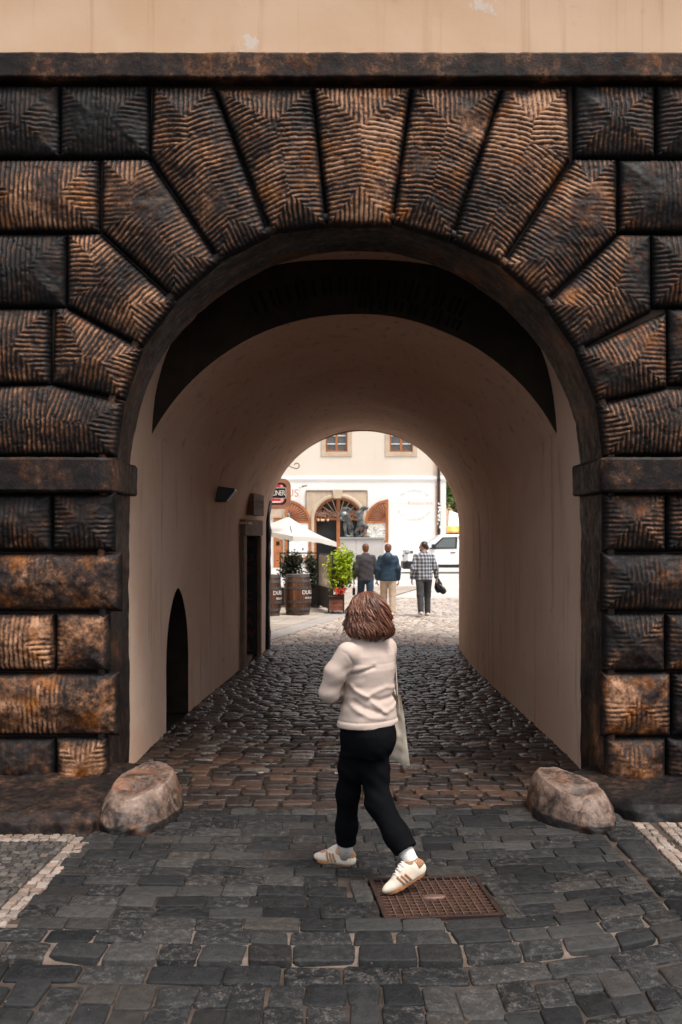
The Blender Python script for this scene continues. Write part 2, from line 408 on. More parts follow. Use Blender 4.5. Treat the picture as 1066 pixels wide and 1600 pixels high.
vs = [
 ([(337, 396), (416, 357)], [(416, 357), (333, 136)], [(239, 136), (333, 136)], [(337, 396), (236, 244), (239, 136)], .40, .3),
 ([(420, 352), (508, 341)], [(508, 341), (487, 138)], [(337, 138), (487, 138)], [(420, 352), (337, 138)], .52, .9),
 ([(512, 341), (612, 341)], [(612, 341), (642, 136)], [(490, 136), (642, 136)], [(512, 341), (490, 136)], .74, .8),
 ([(616, 336), (708, 365)], [(708, 365), (784, 138)], [(645, 138), (784, 138)], [(616, 336), (645, 138)], .66, .9),
 ([(711, 366), (789, 402)], [(789, 402), (890, 248), (888, 137)], [(787, 139), (888, 137)], [(711, 366), (787, 139)], .62, 1.0),
 ([(793, 406), (859, 464)], [(859, 464), (963, 364), (963, 249)], [(897, 249), (963, 249)], [(793, 406), (897, 249)], .48, .9),
 ([(862, 469), (912, 541)], [(912, 541), (1017, 484), (1017, 367)], [(968, 367), (1017, 367)], [(862, 469), (968, 367)], .42, .7),
 ([(945, 624), (1042, 604)], [(1042, 604), (1042, 488)], [(912, 545), (1042, 488)], [(945, 624), (912, 545)], .56, .9),
 ([(947, 712), (1175, 712)], [(1175, 712), (1175, 604)], [(946, 630), (1046, 608), (1175, 604)], [(947, 712), (946, 630)], .46, .9),
 ([(266, 459), (335, 400)], [(335, 400), (231, 249)], [(160, 249), (231, 249)], [(266, 459), (160, 360), (160, 249)], .42, .3),
 ([(212, 535), (264, 465)], [(264, 465), (156, 366)], [(107, 366), (156, 366)], [(212, 535), (106, 477), (107, 366)], .42, .2),
 ([(82, 597), (184, 620)], [(184, 620), (211, 540)], [(86, 482), (104, 482), (211, 540)], [(82, 597), (86, 482)], .44, .8),
 ([(-40, 712), (178, 712)], [(178, 712), (181, 626)], [(-40, 603), (80, 603), (181, 626)], [(-40, 712), (-40, 603)], .36, .3),
]
for s in vs:
    block('voussoir', s[:4], tone=s[4]+.09, rust=s[5], wear=0.0)
rect(-220, -46, 603, 712, tone=.3, res=.02)
rect(1181, 1320, 604, 712, tone=.3, res=.02)

# ---- smooth stone of the arch ring and jambs (one sweep), imposts, string course, plinths
def stone_mesh(name, G, parent=gate, crest=.55, tone=.25, rust=.5, flip=False, closed=False, thing_args=None):
    nu, nv = G.shape[:2]; k = nu*nv
    c = np.broadcast_to(np.asarray(crest, float), (nu, nv)).ravel() if np.ndim(crest) else np.full(k, crest)
    t = np.broadcast_to(np.asarray(tone, float), (nu, nv)).ravel() if np.ndim(tone) else np.full(k, tone)
    return mesh(name, G.reshape(-1, 3), gridfaces(nu, nv, flip), M['stone'], parent, smooth=True, attrs={'crest': c, 'tone': t, 'rust': np.full(k, rust)})
path = []
for z in np.linspace(0, RZ, 60)[:-1]: path.append((JL, z, -1.0, 0.0))
for a in np.linspace(PI, 0, 150): path.append((RC+RR*math.cos(a), RZ+RR*math.sin(a), math.cos(a), math.sin(a)))
for z in np.linspace(RZ, 0, 60)[1:]: path.append((JR, z, 1.0, 0.0))
path = np.array(path); sec = [(.060, D0+.01), (.060, D0-.035), (.052, D0-.05), (.012, D0-.052), (0, D0-.035)]+[(-.0, y) for y in np.linspace(D0+.02, JB, 26)]+[(.05, JB+.001)]
sl = np.concatenate([[0], np.cumsum(np.hypot(np.diff(path[:, 0]), np.diff(path[:, 1])))])
stone_id = np.floor(sl/.56).astype(int); tid = np.array([.16+.5*_hash(np.int64(i), np.int64(3), np.int64(1), 5) for i in stone_id])
fr = np.abs(((sl/.56) % 1)-.5); joint = sstep(.482, .5, fr)
G = np.zeros((len(path), len(sec), 3))
for j, (o, y) in enumerate(sec):
    o2 = o-.012*fbm(sl*1.7, y*2.2, 0, 40)-.010*fbm(sl*6, y*6, 0, 43)+.008*joint-.02*np.clip(fbm(sl*4, y*5, 0, 41)-.25, 0, 1)*-1
    G[:, j, 0] = path[:, 0]+path[:, 2]*o2; G[:, j, 1] = y+.006*fbm(sl*4, y*4, 0, 44); G[:, j, 2] = path[:, 1]+path[:, 3]*o2
G[0, :, 2] = 0; G[-1, :, 2] = 0
stone_mesh('arch_ring', G, crest=.55, tone=tid[:, None]+np.zeros(len(sec)), rust=.8, flip=True)
def rough_bar(name, path3, prof, tone=.25, crest=.5, rust=.5, nz=.006, seg=.02, thing_label=None, jointlen=None, taper=None):
    """path3: polyline (x,y) in plan; prof: polyline (offset outwards, z); swept with roughness"""
    p = np.asarray(path3, float); l = np.concatenate([[0], np.cumsum(np.linalg.norm(np.diff(p, axis=0), axis=1))])
    n = int(l[-1]/seg)+2; t = np.linspace(0, l[-1], n); q = np.stack([np.interp(t, l, p[:, 0]), np.interp(t, l, p[:, 1])], 1)
    T = np.gradient(q, axis=0); 
    for _ in range(3): T[1:-1] = (T[:-2]+T[1:-1]*2+T[2:])/4
    T /= np.linalg.norm(T, axis=1, keepdims=True); N = np.stack([T[:, 1], -T[:, 0]], 1)
    pr = np.asarray(prof, float); pl = np.concatenate([[0], np.cumsum(np.linalg.norm(np.diff(pr, axis=0), axis=1))])
    m = int(pl[-1]/seg)+len(pr); s = np.unique(np.concatenate([np.linspace(0, pl[-1], m), pl])); m = len(s)
    po = np.interp(s, pl, pr[:, 0]); pz = np.interp(s, pl, pr[:, 1])
    tp = np.ones(n) if not taper else np.sqrt(np.clip((t if taper < 0 else l[-1]-t)/abs(taper), 0, 1))
    G = np.zeros((n, m, 3)); nz_ = nz*fbm(t[:, None]*7, s[None]*7, 0, 60)+nz*.5*fbm(t[:, None]*26, s[None]*26, 0, 61)
    if jointlen: nz_ = nz_-.006*sstep(.485, .5, np.abs(((t/jointlen) % 1)-.5))[:, None]
    G[..., 0] = q[:, None, 0]+N[:, None, 0]*(po*tp[:, None]+nz_); G[..., 1] = q[:, None, 1]+N[:, None, 1]*(po*tp[:, None]+nz_); G[..., 2] = pz+nz_*.5
    return stone_mesh(name, G, crest=crest, tone=tone, rust=rust)
zt, zb = GZ(80, 7.52), GZ(122, 7.52)
rough_bar('string_course', [(-W, D0), (W, D0)], [(0, zb), (.10, zb), (.13, zb+.012), (.135, zt-.02), (.12, zt-.004), (0, zt+.03)], tone=.50, jointlen=1.55, nz=.006, crest=.66)
it, ib = GZ(714, 7.5), GZ(768, 7.5)
iprof = [(-.02, ib), (.035, ib), (.05, ib+.015), (.05, it-.02), (.035, it), (-.02, it)]
rough_bar('impost', [(-W, D0-.09), (JL-.03, D0-.09), (JL+.008, D0-.06), (JL+.01, JB+.02)], iprof, tone=.42, crest=.6)
rough_bar('impost', [(JR-.01, JB+.02), (JR-.008, D0-.06), (JR+.03, D0-.09), (W, D0-.09)], iprof, tone=.36, crest=.6)
pp = [(-.3, .19), (.0, .175), (.62, .145), (.86, .12), (.93, .07), (.95, -.02)]
rough_bar('plinth', [(-W, D0-.05), (-1.36, D0-.05)], pp, tone=.34, crest=.55, nz=.03, rust=.2, taper=.28)
pp2 = [(-.3, .17), (.0, .155), (.40, .12), (.55, .09), (.60, .05), (.62, -.02)]
rough_bar('plinth', [(1.72, D0-.05), (W, D0-.05)], pp2, tone=.22, crest=.5, nz=.022, rust=.2, taper=-.3)

# ---- passage: walls and vault
Sd = np.array([JB, 9.4, 11.2, 12.9, 14.2, 14.8, 16.6, 17.56]); SL = np.array([-1.755, -1.74, -1.67, -1.575, -1.49, -1.46, -1.30, -1.26]); SR = np.array([1.985, 1.99, 1.97, 1.95, 1.935, 1.93, 1.98, 2.02])
def XL(d): return np.interp(d, Sd, SL)
def XR(d): return np.interp(d, Sd, SR)
NICHE = (10.06, 11.2); DOOR = (14.85, 16.22)
def niche_top(d):
    t = abs((d-(NICHE[0]+NICHE[1])/2)/((NICHE[1]-NICHE[0])/2))
    return .62+.88*math.sqrt(max(0, 1-t**1.25))*(1-.12*(1-t)) if t < 1 else 0.0
def prof_arc(d, zone):
    """half profile angle sweep -> (relative x -1..1, z)"""
    th = np.linspace(PI, 0, 49)
    if zone == 0: return np.cos(th), 2.55+1.925*(1-np.abs(np.cos(th))**2.75)**(1/2.75)
    if zone == 2: return np.cos(th), 2.06+1.675*np.sin(th)
    t = (d-9.4)/(14.2-9.4); t = t*t*(3-2*t)
    a, h = 1.865, 1.12; R = (a*a+h*h)/(2*h)
    xa = np.cos(th); za = 2.86+np.sqrt(R*R-(a*xa)**2)-(R-h)
    zb_ = 2.06+1.675*np.sin(th)
    return xa, za*(1-t)+zb_*t
def passage_zone(d0, d1, zone, nd, extra=()):
    ds = stations(d0, d1, nd, extra); NW = 14
    G = []
    for d in ds:
        xa, za = prof_arc(d, zone); c = (XL(d)+XR(d))/2; w = (XR(d)-XL(d))/2
        if zone == 2: k = 0.0; w = w-k
        lo = 0.0
        zl = np.linspace(0, za[0], NW, endpoint=False); zr = np.linspace(za[-1], 0, NW+1)[1:]
        if NICHE[0] < d < NICHE[1]: zl = np.linspace(niche_top(d), za[0], NW, endpoint=False)
        if DOOR[0] < d < DOOR[1]: zl = np.linspace(2.10, za[0], NW, endpoint=False)
        pts = [(c-w, z) for z in zl]+[(c+w*x, z) for x, z in zip(xa, za)]+[(c+w, z) for z in zr]
        G.append([[x, d, z] for x, z in pts])
    G = np.array(G)
    nrm = .014*fbm(G[..., 1]*1.1, G[..., 2]*1.1, G[..., 0]*1.1, 70)+.004*fbm(G[..., 1]*5, G[..., 2]*5, G[..., 0]*5, 71)
    c = np.array([[(XL(d)+XR(d))/2, d, 1.8] for d in ds])[:, None]
    dirv = G-c; dirv[..., 1] = 0; dirv /= np.maximum(np.linalg.norm(dirv, axis=-1, keepdims=True), .1)
    G = G+dirv*nrm[..., None]
    return G, ds
mbp = MB()
G0, _ = passage_zone(JB, 9.4, 0, 8); mbp.grid(G0)
ex = [NICHE[0]-e, NICHE[0]+e, NICHE[1]-e, NICHE[1]+e]+list(np.linspace(NICHE[0]+.02, NICHE[1]-.02, 24))
G1, _ = passage_zone(9.4, 14.2, 1, 40, ex); mbp.grid(G1)
G2, _ = passage_zone(14.2, 17.56, 2, 30, [DOOR[0]-e, DOOR[0]+e, DOOR[1]-e, DOOR[1]+e]); mbp.grid(G2)
mbp.build('passage_vault', M['plaster_in'], gate, smooth=True, flat_angle=.6)
# painted lunette above the vault mouth, with faint blackletter strokes
xa, za = prof_arc(9.4, 1); xo, zo = prof_arc(9.4, 0); c = (XL(9.4)+XR(9.4))/2; w = (XR(9.4)-XL(9.4))/2
lo = np.stack([c+w*xa, np.full_like(xa, 9.396), za], 1)
hi = np.stack([c+(w+.02)*xo, np.full_like(xo, 9.396), np.maximum(zo+.02, za+.001)], 1)
G = np.stack([lo*(1-t)+hi*t for t in np.linspace(0, 1, 6)], 1)
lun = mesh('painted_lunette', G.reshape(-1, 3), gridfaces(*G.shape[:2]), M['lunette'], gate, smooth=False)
mb = MB(); r_ = random.Random(4)
for row, (zoff, hgt, a0, a1) in enumerate([(.86, .17, -.40, .40), (.60, .11, .02, .46)]):
    # strokes follow the curve of the opening
    R = (1.865**2+1.12**2)/(2*1.12); zc = 2.86-(R-1.12); rad = R+.26 if row == 0 else R+.10
    a = a0
    while a < a1:
        for k in range(r_.choice([1, 2, 3])):
            hh = hgt*r_.choice([1, 1, 1, 1.35]); w_ = .016
            M4 = Matrix.Translation((c+rad*math.sin(a), 9.392, zc+rad*math.cos(a))) @ Matrix.Rotation(a, 4, 'Y')
            mb.prism([(-w_, -hh*.45), (0, -hh*.5), (w_, -hh*.45), (w_, hh*.42), (0, hh*.5), (-w_, hh*.42)], -.001, .001, M4)
            a += .0245
        a += .014
mb.build('lettering', M['letter_dark'], lun)

# gothic niche in the left wall
M['niche_stone'] = simple('shade_black_niche_stone', (.016, .011, .009), .9, .1, .4, 5, .4, 60)  # near-black colour paints in the shade of a deep opening
mb = MB(); ds = np.linspace(NICHE[0]+e, NICHE[1]-e, 26); dep = .34
top = [[(XL(d)-x, d, niche_top(d)) for x in (0, dep)] for d in ds]
mb.grid(np.array(top), flip=True)
for d in (NICHE[0]+e, NICHE[1]-e):
    mb.grid(np.array([[(XL(d), d, z), (XL(d)-dep, d, z)] for z in np.linspace(0, niche_top(d)+.02, 6)]), flip=d > 10.6)
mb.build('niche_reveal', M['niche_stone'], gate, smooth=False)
mb = MB()
mb.grid(np.array([[(XL(d)-dep+.005, d, z*niche_top(d)) for z in np.linspace(0, 1, 8)] for d in ds]))
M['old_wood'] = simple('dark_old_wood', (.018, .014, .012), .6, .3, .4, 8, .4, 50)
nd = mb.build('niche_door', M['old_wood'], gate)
mb = MB()
for d in np.linspace(NICHE[0]+.14, NICHE[1]-.14, 5):
    mb.box(XL(d)-dep+.006, XL(d)-dep+.03, d-.012, d+.012, .02, max(.3, niche_top(d)-.03))
mb.build_each('grille_bar', M['black_metal'], nd)
# side doorway near the square: stone surround, recess, door leaf
mb = MB(); dx = .30
x0, x1 = float(XL(DOOR[0])), float(XL(DOOR[1]))
mb.box(x1-dx, x1+.005, DOOR[1], DOOR[1]+.02, 0, 1.94)        # far reveal
mb.box(x0-dx, x0-.02, DOOR[0]-.02, DOOR[0], 0, 1.94)
mb.build_each('door_reveal', M['plaster_in'], gate)
M['brown_stone'] = simple('brown_stone', (.19, .125, .09), .85, .2, .35, 6, .5, 60, world=True)
def on_wall_quads(d0, d1, z0, z1, off):
    a, b = float(XL(d0)), float(XL(d1)); V = []
    for d, x in ((d0, a), (d1, b)):
        for o in (-.12, off): 
            for z in (z0, z1): V.append((x+o, d, z))
    return V, [(2, 3, 7, 6), (0, 2, 6, 4), (1, 5, 7, 3), (2, 0, 1, 3), (4, 6, 7, 5)]
mb = MB()
V, F = on_wall_quads(DOOR[0]-.02, DOOR[1]+.14, 1.93, 2.17, .075); mb.add(V, F)
V, F = on_wall_quads(DOOR[0]-.06, DOOR[0]+.17, 0, 1.927, .062); mb.add(V, F)
V, F = on_wall_quads(DOOR[1]-.0, DOOR[1]+.10, 0, 1.927, .062); mb.add(V, F)
mb.build('door_surround', M['brown_stone'], gate, bevel=.01)
mb = MB(); mb.box(min(x0, x1)-dx-.05, min(x0, x1)-dx, DOOR[0]-.1, DOOR[1]+.1, 0, 2.1)
mb.build('door', M['old_wood'], gate)
mb = MB(); mb.box(x0-dx, x0+.06, DOOR[0]+.17, DOOR[1], 0, .06); mb.build('threshold', M['brown_stone'], gate)
mb = MB(); mb.box(min(x0, x1)-dx-.05, x1, DOOR[0]-.1, DOOR[1]+.1, 2.10, 2.13); mb.build('door_head', M['plaster_in'], gate)
# black name board on the far reveal, red letters running down
bx1 = float(XL(16.2)); bw = .21
sg = thing('door_sign', (bx1-bw/2, 16.19, .05), 'tall narrow black board with dim red letters running down inside the doorway', 'sign')
mb = MB(); mb.box(bx1-bw-.05, bx1-.005, 16.175, 16.20, .05, 1.91); mb.build('board', simple('black_board', (.008, .009, .011), .5, .3), sg, bevel=.004)
M['dull_red'] = simple('dull_red_paint', (.24, .02, .014), .6)
for i, ch in enumerate('PUB CRAWL'):
    if ch == ' ': continue
    V, F = text_geo(ch, .165, .003); V = np.stack([V[:, 0]+bx1-.112, 16.172-V[:, 2], V[:, 1]+1.775-i*.201], 1)
    mesh('letter', V, F, M['dull_red'], sg, smooth=False)
# sandstone quoins at the mouth to the square, left side, ragged
Gq = []
for z in np.linspace(0, 2.52, 80):
    xe = RC2-math.sqrt(max(RX2**2-max(z-ZC2, 0)**2, 0))+.01
    wq = (.055+.02*vnoise(np.array(z*3.2), np.array(1.5)))*(1-.8*max(0, (z-2.0)/.52))
    row = [(xe-.10, 17.30), (xe+.02, 17.28), (xe+wq, 17.31), (xe+wq+.005, 17.6), (xe-.2, 17.66)]
    Gq.append([[x+.012*float(vnoise(np.array(z*8), np.array(i*3.1))), y, z] for i, (x, y) in enumerate(row)])
stone_mesh('quoin_strip', np.array(Gq), crest=.45, tone=.12, rust=.2)
mb = MB()
mb.box(-1.325, -1.295, 16.62, 16.75, .70, .95); mb.build('meter_box_door', M['brown_stone'], gate, bevel=.005)
# small things fixed to the passage wall
lx = float(XL(12.9)); lt = thing('wall_lantern', (lx, 12.9, 2.45), 'black wedge shaped wall lamp high on the left passage wall', 'wall lamp')
mb = MB(); mb.prism([(lx-.03, 2.36), (lx+.14, 2.36), (lx+.25, 2.50), (lx+.25, 2.525), (lx-.03, 2.56)], 12.78, 13.04); mb.build('lamp_housing', M['black_metal'], lt, bevel=.012)
mb = MB(); mb.box(lx-.03, lx+.03, 12.86, 12.94, 2.55, 2.66); mb.build('bracket', M['black_metal'], lt, bevel=.008)
px0, px1 = float(XL(15.25)), float(XL(16.15))
pq = thing('wall_plaque', (px0, 15.7, 2.42), 'faded brown plaque with pale lettering above the side doorway', 'plaque')
T = np.array([px1-px0, .9, 0]); T /= np.linalg.norm(T); N = np.array([T[1], -T[0], 0]); O = np.array([px0, 15.25, 0])
def on_plaque(s, o, z): return O+T*s+N*(.125+o)+np.array([0, 0, z])
mb = MB(); V = [on_plaque(s, o, z) for z in (2.24, 2.56) for o in (-.15, .0) for s in (0, .9)]
mb.add(V, [(0, 1, 3, 2), (4, 6, 7, 5), (0, 4, 5, 1), (2, 3, 7, 6), (0, 2, 6, 4), (1, 5, 7, 3)]); mb.build('plaque_board', simple('faded_brown_paint', (.16, .085, .06), .8), pq)
V, F = text_geo('TO Z HOFU', .24, .002); w_ = np.ptp(V[:, 0]); V = np.array([on_plaque(.45+v[0]*.78/w_, .003, 2.40+v[1]*.8) for v in V])
mesh('lettering', V, F, simple('pale_paint', (.36, .25, .20), .8), pq, smooth=False)

# wheel guard stones at the feet of the jambs
M['guard'] = None
def m_guard():
    n = Nodes('worn_guard_stone'); p = n.pos(); a = n.noise(p, 6, 6, .7, 1.2); b = n.noise(p, 26, 5, .75); w_ = n.attr('crest')
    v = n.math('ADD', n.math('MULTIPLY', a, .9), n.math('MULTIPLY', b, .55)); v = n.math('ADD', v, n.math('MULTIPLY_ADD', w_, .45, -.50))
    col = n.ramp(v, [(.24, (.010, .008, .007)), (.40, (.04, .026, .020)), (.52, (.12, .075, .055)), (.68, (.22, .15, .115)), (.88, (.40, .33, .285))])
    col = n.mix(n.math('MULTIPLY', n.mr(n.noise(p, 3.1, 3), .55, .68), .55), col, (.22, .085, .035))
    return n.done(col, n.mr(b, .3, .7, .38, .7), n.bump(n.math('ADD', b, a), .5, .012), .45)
M['guard'] = m_guard()
def guard(cx, cy, rx, ry, hz, label, rot, seed):
    th = np.linspace(0, 2*PI, 97); k = np.linspace(0, 1, 44); G = np.zeros((97, 44, 3)); cr = np.zeros((97, 44))
    for j, t in enumerate(k):
        if t < .62: s = t/.62; r = 1.0-.30*s**1.9; z = hz*(.93*s)       # flank
        else: s = (t-.62)/.38; r = .70*(1-s**1.3)+1e-3; z = hz*(.93+.03*math.sin(s*PI))
        n_ = .10*fbm(np.cos(th)*1.6, np.sin(th)*1.6, t*1.6, seed)+.05*fbm(np.cos(th)*6, np.sin(th)*6, t*5, seed+1)
        rr = r*(1+n_)
        x = rx*rr*np.cos(th)*(1+.12*np.abs(np.cos(th))); y = ry*rr*np.sin(th)
        zz = z+(.025*fbm(x*7, y*7, 0, seed+2) if t > .4 else 0)-.10*hz*np.sin(th)*0-(y/ry)*-.34*hz*t
        G[:, j] = np.stack([cx+x*math.cos(rot)-y*math.sin(rot), cy+x*math.sin(rot)+y*math.cos(rot), zz], -1)
        zz = zz-.05*np.exp(-(((x+.02)/.11)**2+((y+.13)/.05)**2))*(t > .62)
        G[:, j, 2] = zz
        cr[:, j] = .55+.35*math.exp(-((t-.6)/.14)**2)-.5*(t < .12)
    G[:, 0, 2] = -.02; G[-1] = G[0]
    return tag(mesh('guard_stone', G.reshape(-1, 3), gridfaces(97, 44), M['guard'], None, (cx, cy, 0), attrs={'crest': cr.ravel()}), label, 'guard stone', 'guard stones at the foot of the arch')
guard(-1.38, 7.12, .235, .50, .265, 'worn rounded guard stone with hollowed top at the arch foot left of the woman', -.12, 3)
guard(1.59, 7.12, .225, .46, .245, 'worn rounded guard stone beside the kerb stones and the pale mosaic pavement', .30, 8)
# ------------------------------------------------------------------ ground
def flat(name, poly, z, mat, label=None):
    V = [(x, y, z) for x, y in poly]
    return tag(mesh(name, V, [tuple(range(len(V)))], mat, None, smooth=False), kind='structure')
flat('ground', [(-900, -900), (900, -900), (900, 900), (-900, 900)], -.12, M['earth'])
def stones(name, quads, gap, mat, h=.045, bev=.010, dome=.004, m=16, dz=.003, jit=.006, tilt=.012, rings=(0, .35, 1), seed=1, n_exp=8.0, zf=None):
    r = np.random.default_rng(seed)
    Q = np.asarray(quads, float); N = len(Q)
    Q = Q+r.normal(0, jit, Q.shape)
    w = .5*(np.linalg.norm(Q[:, 1]-Q[:, 0], axis=1)+np.linalg.norm(Q[:, 2]-Q[:, 3], axis=1)); l = .5*(np.linalg.norm(Q[:, 3]-Q[:, 0], axis=1)+np.linalg.norm(Q[:, 2]-Q[:, 1], axis=1))
    w = np.maximum(w, .02); l = np.maximum(l, .02)
    th = np.arange(m)*2*PI/m+PI/m
    nj_s = .012
    cu = np.sign(np.cos(th))*np.abs(np.cos(th))**(2/n_exp); cv = np.sign(np.sin(th))*np.abs(np.sin(th))**(2/n_exp)
    nj = 1-np.abs(r.normal(0, .016, (N, m)))
    dzs = np.clip(r.normal(0, dz, N), -dz*1.2, dz*1.6); tx = r.normal(0, tilt, N); ty = r.normal(0, tilt, N)
    specs = [(0.0, -h), (0.0, -bev)]+[(bev*.35, -bev*.32), (bev, 0.0), (None, dome)]
    V = np.zeros((N, len(specs)*m+1, 3)); 
    def bil(uu, vv):
        a = .5*(uu+1)[..., None]; b = .5*(vv+1)[..., None]
        return (1-a)*(1-b)*Q[:, None, 0]+a*(1-b)*Q[:, None, 1]+a*b*Q[:, None, 2]+(1-a)*b*Q[:, None, 3]
    for k, (ins, z) in enumerate(specs):
        if ins is None: su = np.full(N, .5); sv = np.full(N, .5)
        else: su = np.maximum(1-(gap+2*ins)/w, .2); sv = np.maximum(1-(gap+2*ins)/l, .2)
        uu = cu[None]*su[:, None]*nj; vv = cv[None]*sv[:, None]*nj
        V[:, k*m:(k+1)*m, :2] = bil(uu, vv)
        V[:, k*m:(k+1)*m, 2] = z+(0 if k == 0 else 1)*(dzs[:, None]+tx[:, None]*uu*w[:, None]*.5+ty[:, None]*vv*l[:, None]*.5)
        if k >= 3: V[:, k*m:(k+1)*m, 2] += r.normal(0, .0020, (N, m))
    z0 = np.zeros((N, 1)); V[:, -1, :2] = bil(z0, z0)[:, 0]; V[:, -1, 2] = dzs+dome*1.25
    if zf is not None: V[..., 2] += zf(V[..., 0], V[..., 1])
    nv = len(specs)*m+1; base = (np.arange(N)*nv)[:, None, None]
    j = np.arange(m); j2 = (j+1) % m
    qs = []
    for k in range(len(specs)-1):
        qs.append(np.stack([k*m+j, k*m+j2, (k+1)*m+j2, (k+1)*m+j], 1))
    qs = np.concatenate(qs)[None]+base
    K = (len(specs)-1)*m
    cap = np.stack([K+j[::2], K+j[1::2], K+(j[::2]+2) % m, np.full(m//2, nv-1)], 1)[None]+base
    F = np.concatenate([qs.reshape(-1, 4), cap.reshape(-1, 4)])
    rnd = np.repeat(r.random(N), nv)
    return tag(mesh(name, V.reshape(-1, 3), F, mat, None, smooth=True, attrs={'rnd': rnd}), kind='structure')
def rows(y0f, pitches, x0, x1, wmin, wmax, seed, skip=None, xl=None, xr=None):
    """rows of stones; y0f(x, i_accumulated) gives the lower edge of a row"""
    r = random.Random(seed); Q = []; acc = 0.0
    for p in pitches:
        ym = y0f(0, acc+p/2); a = x0 if xl is None else float(xl(ym)); b = x1 if xr is None else float(xr(ym))
        x = a-r.uniform(0, wmax)
        while x < b:
            w = r.uniform(wmin, wmax); u0, u1 = max(x, a), min(x+w, b); x += w
            if u1-u0 < .05: continue
            q = [(u0, y0f(u0, acc)), (u1, y0f(u1, acc)), (u1, y0f(u1, acc+p)), (u0, y0f(u0, acc+p))]
            c = (sum(t[0] for t in q)/4, sum(t[1] for t in q)/4)
            if skip and skip(c, q): continue
            Q.append(q)
        acc += p
    return Q
STEP = 4.69
def curve(x): return .17*max(x-.35, 0)**2*1.05 if x > .35 else .012*(x-.35)**2
def yA(x, a): return STEP+curve(x)*max(0, 1-a/2.3)+a
GC = (.495, 5.515); GR = math.radians(6.0); GS = .31
def ingrate(c, m=.0):
    dx, dy = c[0]-GC[0], c[1]-GC[1]; u = dx*math.cos(GR)+dy*math.sin(GR); v = -dx*math.sin(GR)+dy*math.cos(GR)
    return abs(u) < GS+m and abs(v) < GS+m
def clip_grate(c, q):
    return ingrate(c, .02) or sum(ingrate(p, -.02) for p in q) >= 2
rr = random.Random(3)
pA = [.19, .165]+[rr.uniform(.145, .178) for _ in range(14)]
Q = rows(yA, pA[:2], -4.6, 4.6, .19, .31, 5, clip_grate)
stones('street_setts', Q, .008, M['sett_street'], .09, .009, .003, n_exp=10, seed=2, dz=.004, jit=.007)
Q = []
acc0 = sum(pA[:2])
def yA2(x, a): return yA(x, a+acc0)
Q = rows(yA2, pA[2:], -1.66, 1.70, .17, .32, 6, lambda c, q: clip_grate(c, q) or c[1] > 7.24 or math.hypot((c[0]+1.36)/.2, (c[1]-7.06)/.36) < 1 or math.hypot((c[0]-1.55)/.2, (c[1]-7.06)/.36) < 1)
# stones filling round the grate
for (u0, u1, v0, v1) in [(-.42, -.32, -.36, -.05), (-.42, -.32, -.04, .32), (.32, .42, -.36, -.02), (.32, .42, -.01, .34), (-.33, .02, .32, .42), (.03, .42, .32, .42)]:
    q = []
    for u, v in ((u0, v0), (u1, v0), (u1, v1), (u0, v1)):
        q.append((GC[0]+u*math.cos(GR)-v*math.sin(GR), GC[1]+u*math.sin(GR)+v*math.cos(GR)))
    Q.append(q)
stones('street_setts', Q, .002, M['sett_street'], .06, .005, .0015, seed=3, dz=.003, jit=.004, n_exp=12)
# the roadway below the step: columns of stones running away from the viewer
Q = []; x = -4.6; r = random.Random(8)
while x < 4.6:
    w = r.uniform(.145, .185); y = r.uniform(-.03, .03)
    while y < 3.2:
        l = r.uniform(.15, .30)
        f = lambda xx, a: STEP-.20+curve(xx)-a
        Q.append([(x, f(x, y+l)), (x+w, f(x+w, y+l)), (x+w, f(x+w, y)), (x, f(x, y))]); y += l
    x += w
stones('road_setts', Q, .004, M['sett_street'], .06, .008, .003, n_exp=11, seed=4, dz=.004, jit=.008, zf=lambda X, Y: -.028+0*X)
Q = rows(lambda xx, a: STEP-.195+curve(xx)+a, [.188], -4.6, 4.6, .24, .38, 9)
stones('road_setts', Q, .006, M['sett_street'], .06, .009, .003, n_exp=11, seed=5, jit=.007, zf=lambda X, Y: -.026+0*X)
# passage
pB = []; y0 = 7.24
while y0+sum(pB) < 18.0: pB.append(rr.uniform(.125, .165) if sum(pB) < 3 else rr.uniform(.115, .150))
def lim_l(y): return float(XL(min(max(y, JB), 17.5)))-.03 if y > JB-.05 else JL-.02
def lim_r(y): return float(XR(min(max(y, JB), 17.5)))+.03 if y > JB-.05 else JR+.02
Q = rows(lambda x, a: y0+a+.014*math.sin(x*2+a*3), pB, -1.8, 2, .14, .26, 11, None, lim_l, lim_r)
Q = [q for q in Q if not (q[0][1] < 7.45 and (q[0][0] < -1.3 or q[1][0] > 1.55))]
rq = random.Random(77); sets = {'sett_pass': [], 'sett_deep': [], 'sett_exit_glow': []}
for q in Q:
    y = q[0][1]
    sets['sett_exit_glow' if rq.random() < (y-11.2)/4 else 'sett_deep' if rq.random() < (y-8.3)/2.6 else 'sett_pass'].append(q)  # lighter stones grow commoner with depth, painting the exit glow
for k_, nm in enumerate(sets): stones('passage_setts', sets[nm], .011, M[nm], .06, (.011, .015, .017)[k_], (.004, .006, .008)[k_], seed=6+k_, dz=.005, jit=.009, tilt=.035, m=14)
# square: setts running to the pale pavement, a diagonal edge on the left
def edge_x(y): return -1.28+(y-18.9)*(1.55/6.1)
pD = []
while 18.0+sum(pD) < 31.5: pD.append(rr.uniform(.12, .16))
Q = rows(lambda x, a: 18.0+a+.03*math.sin(x*1.3+a), pD, -1.4, 5.5, .13, .24, 13, None, lambda y: max(-1.45, edge_x(y)-.04), lambda y: 5.5)
stones('square_setts', [q for q in Q if q[0][1] < 24.2], .020, M['sett_square'], .05, .02, .009, seed=8, dz=.006, jit=.014, tilt=.05, m=8)
stones('square_setts', [q for q in Q if q[0][1] >= 24.2], .014, M['sett_square'], .05, .012, .004, seed=9, dz=.003, jit=.014, tilt=.02, m=8)
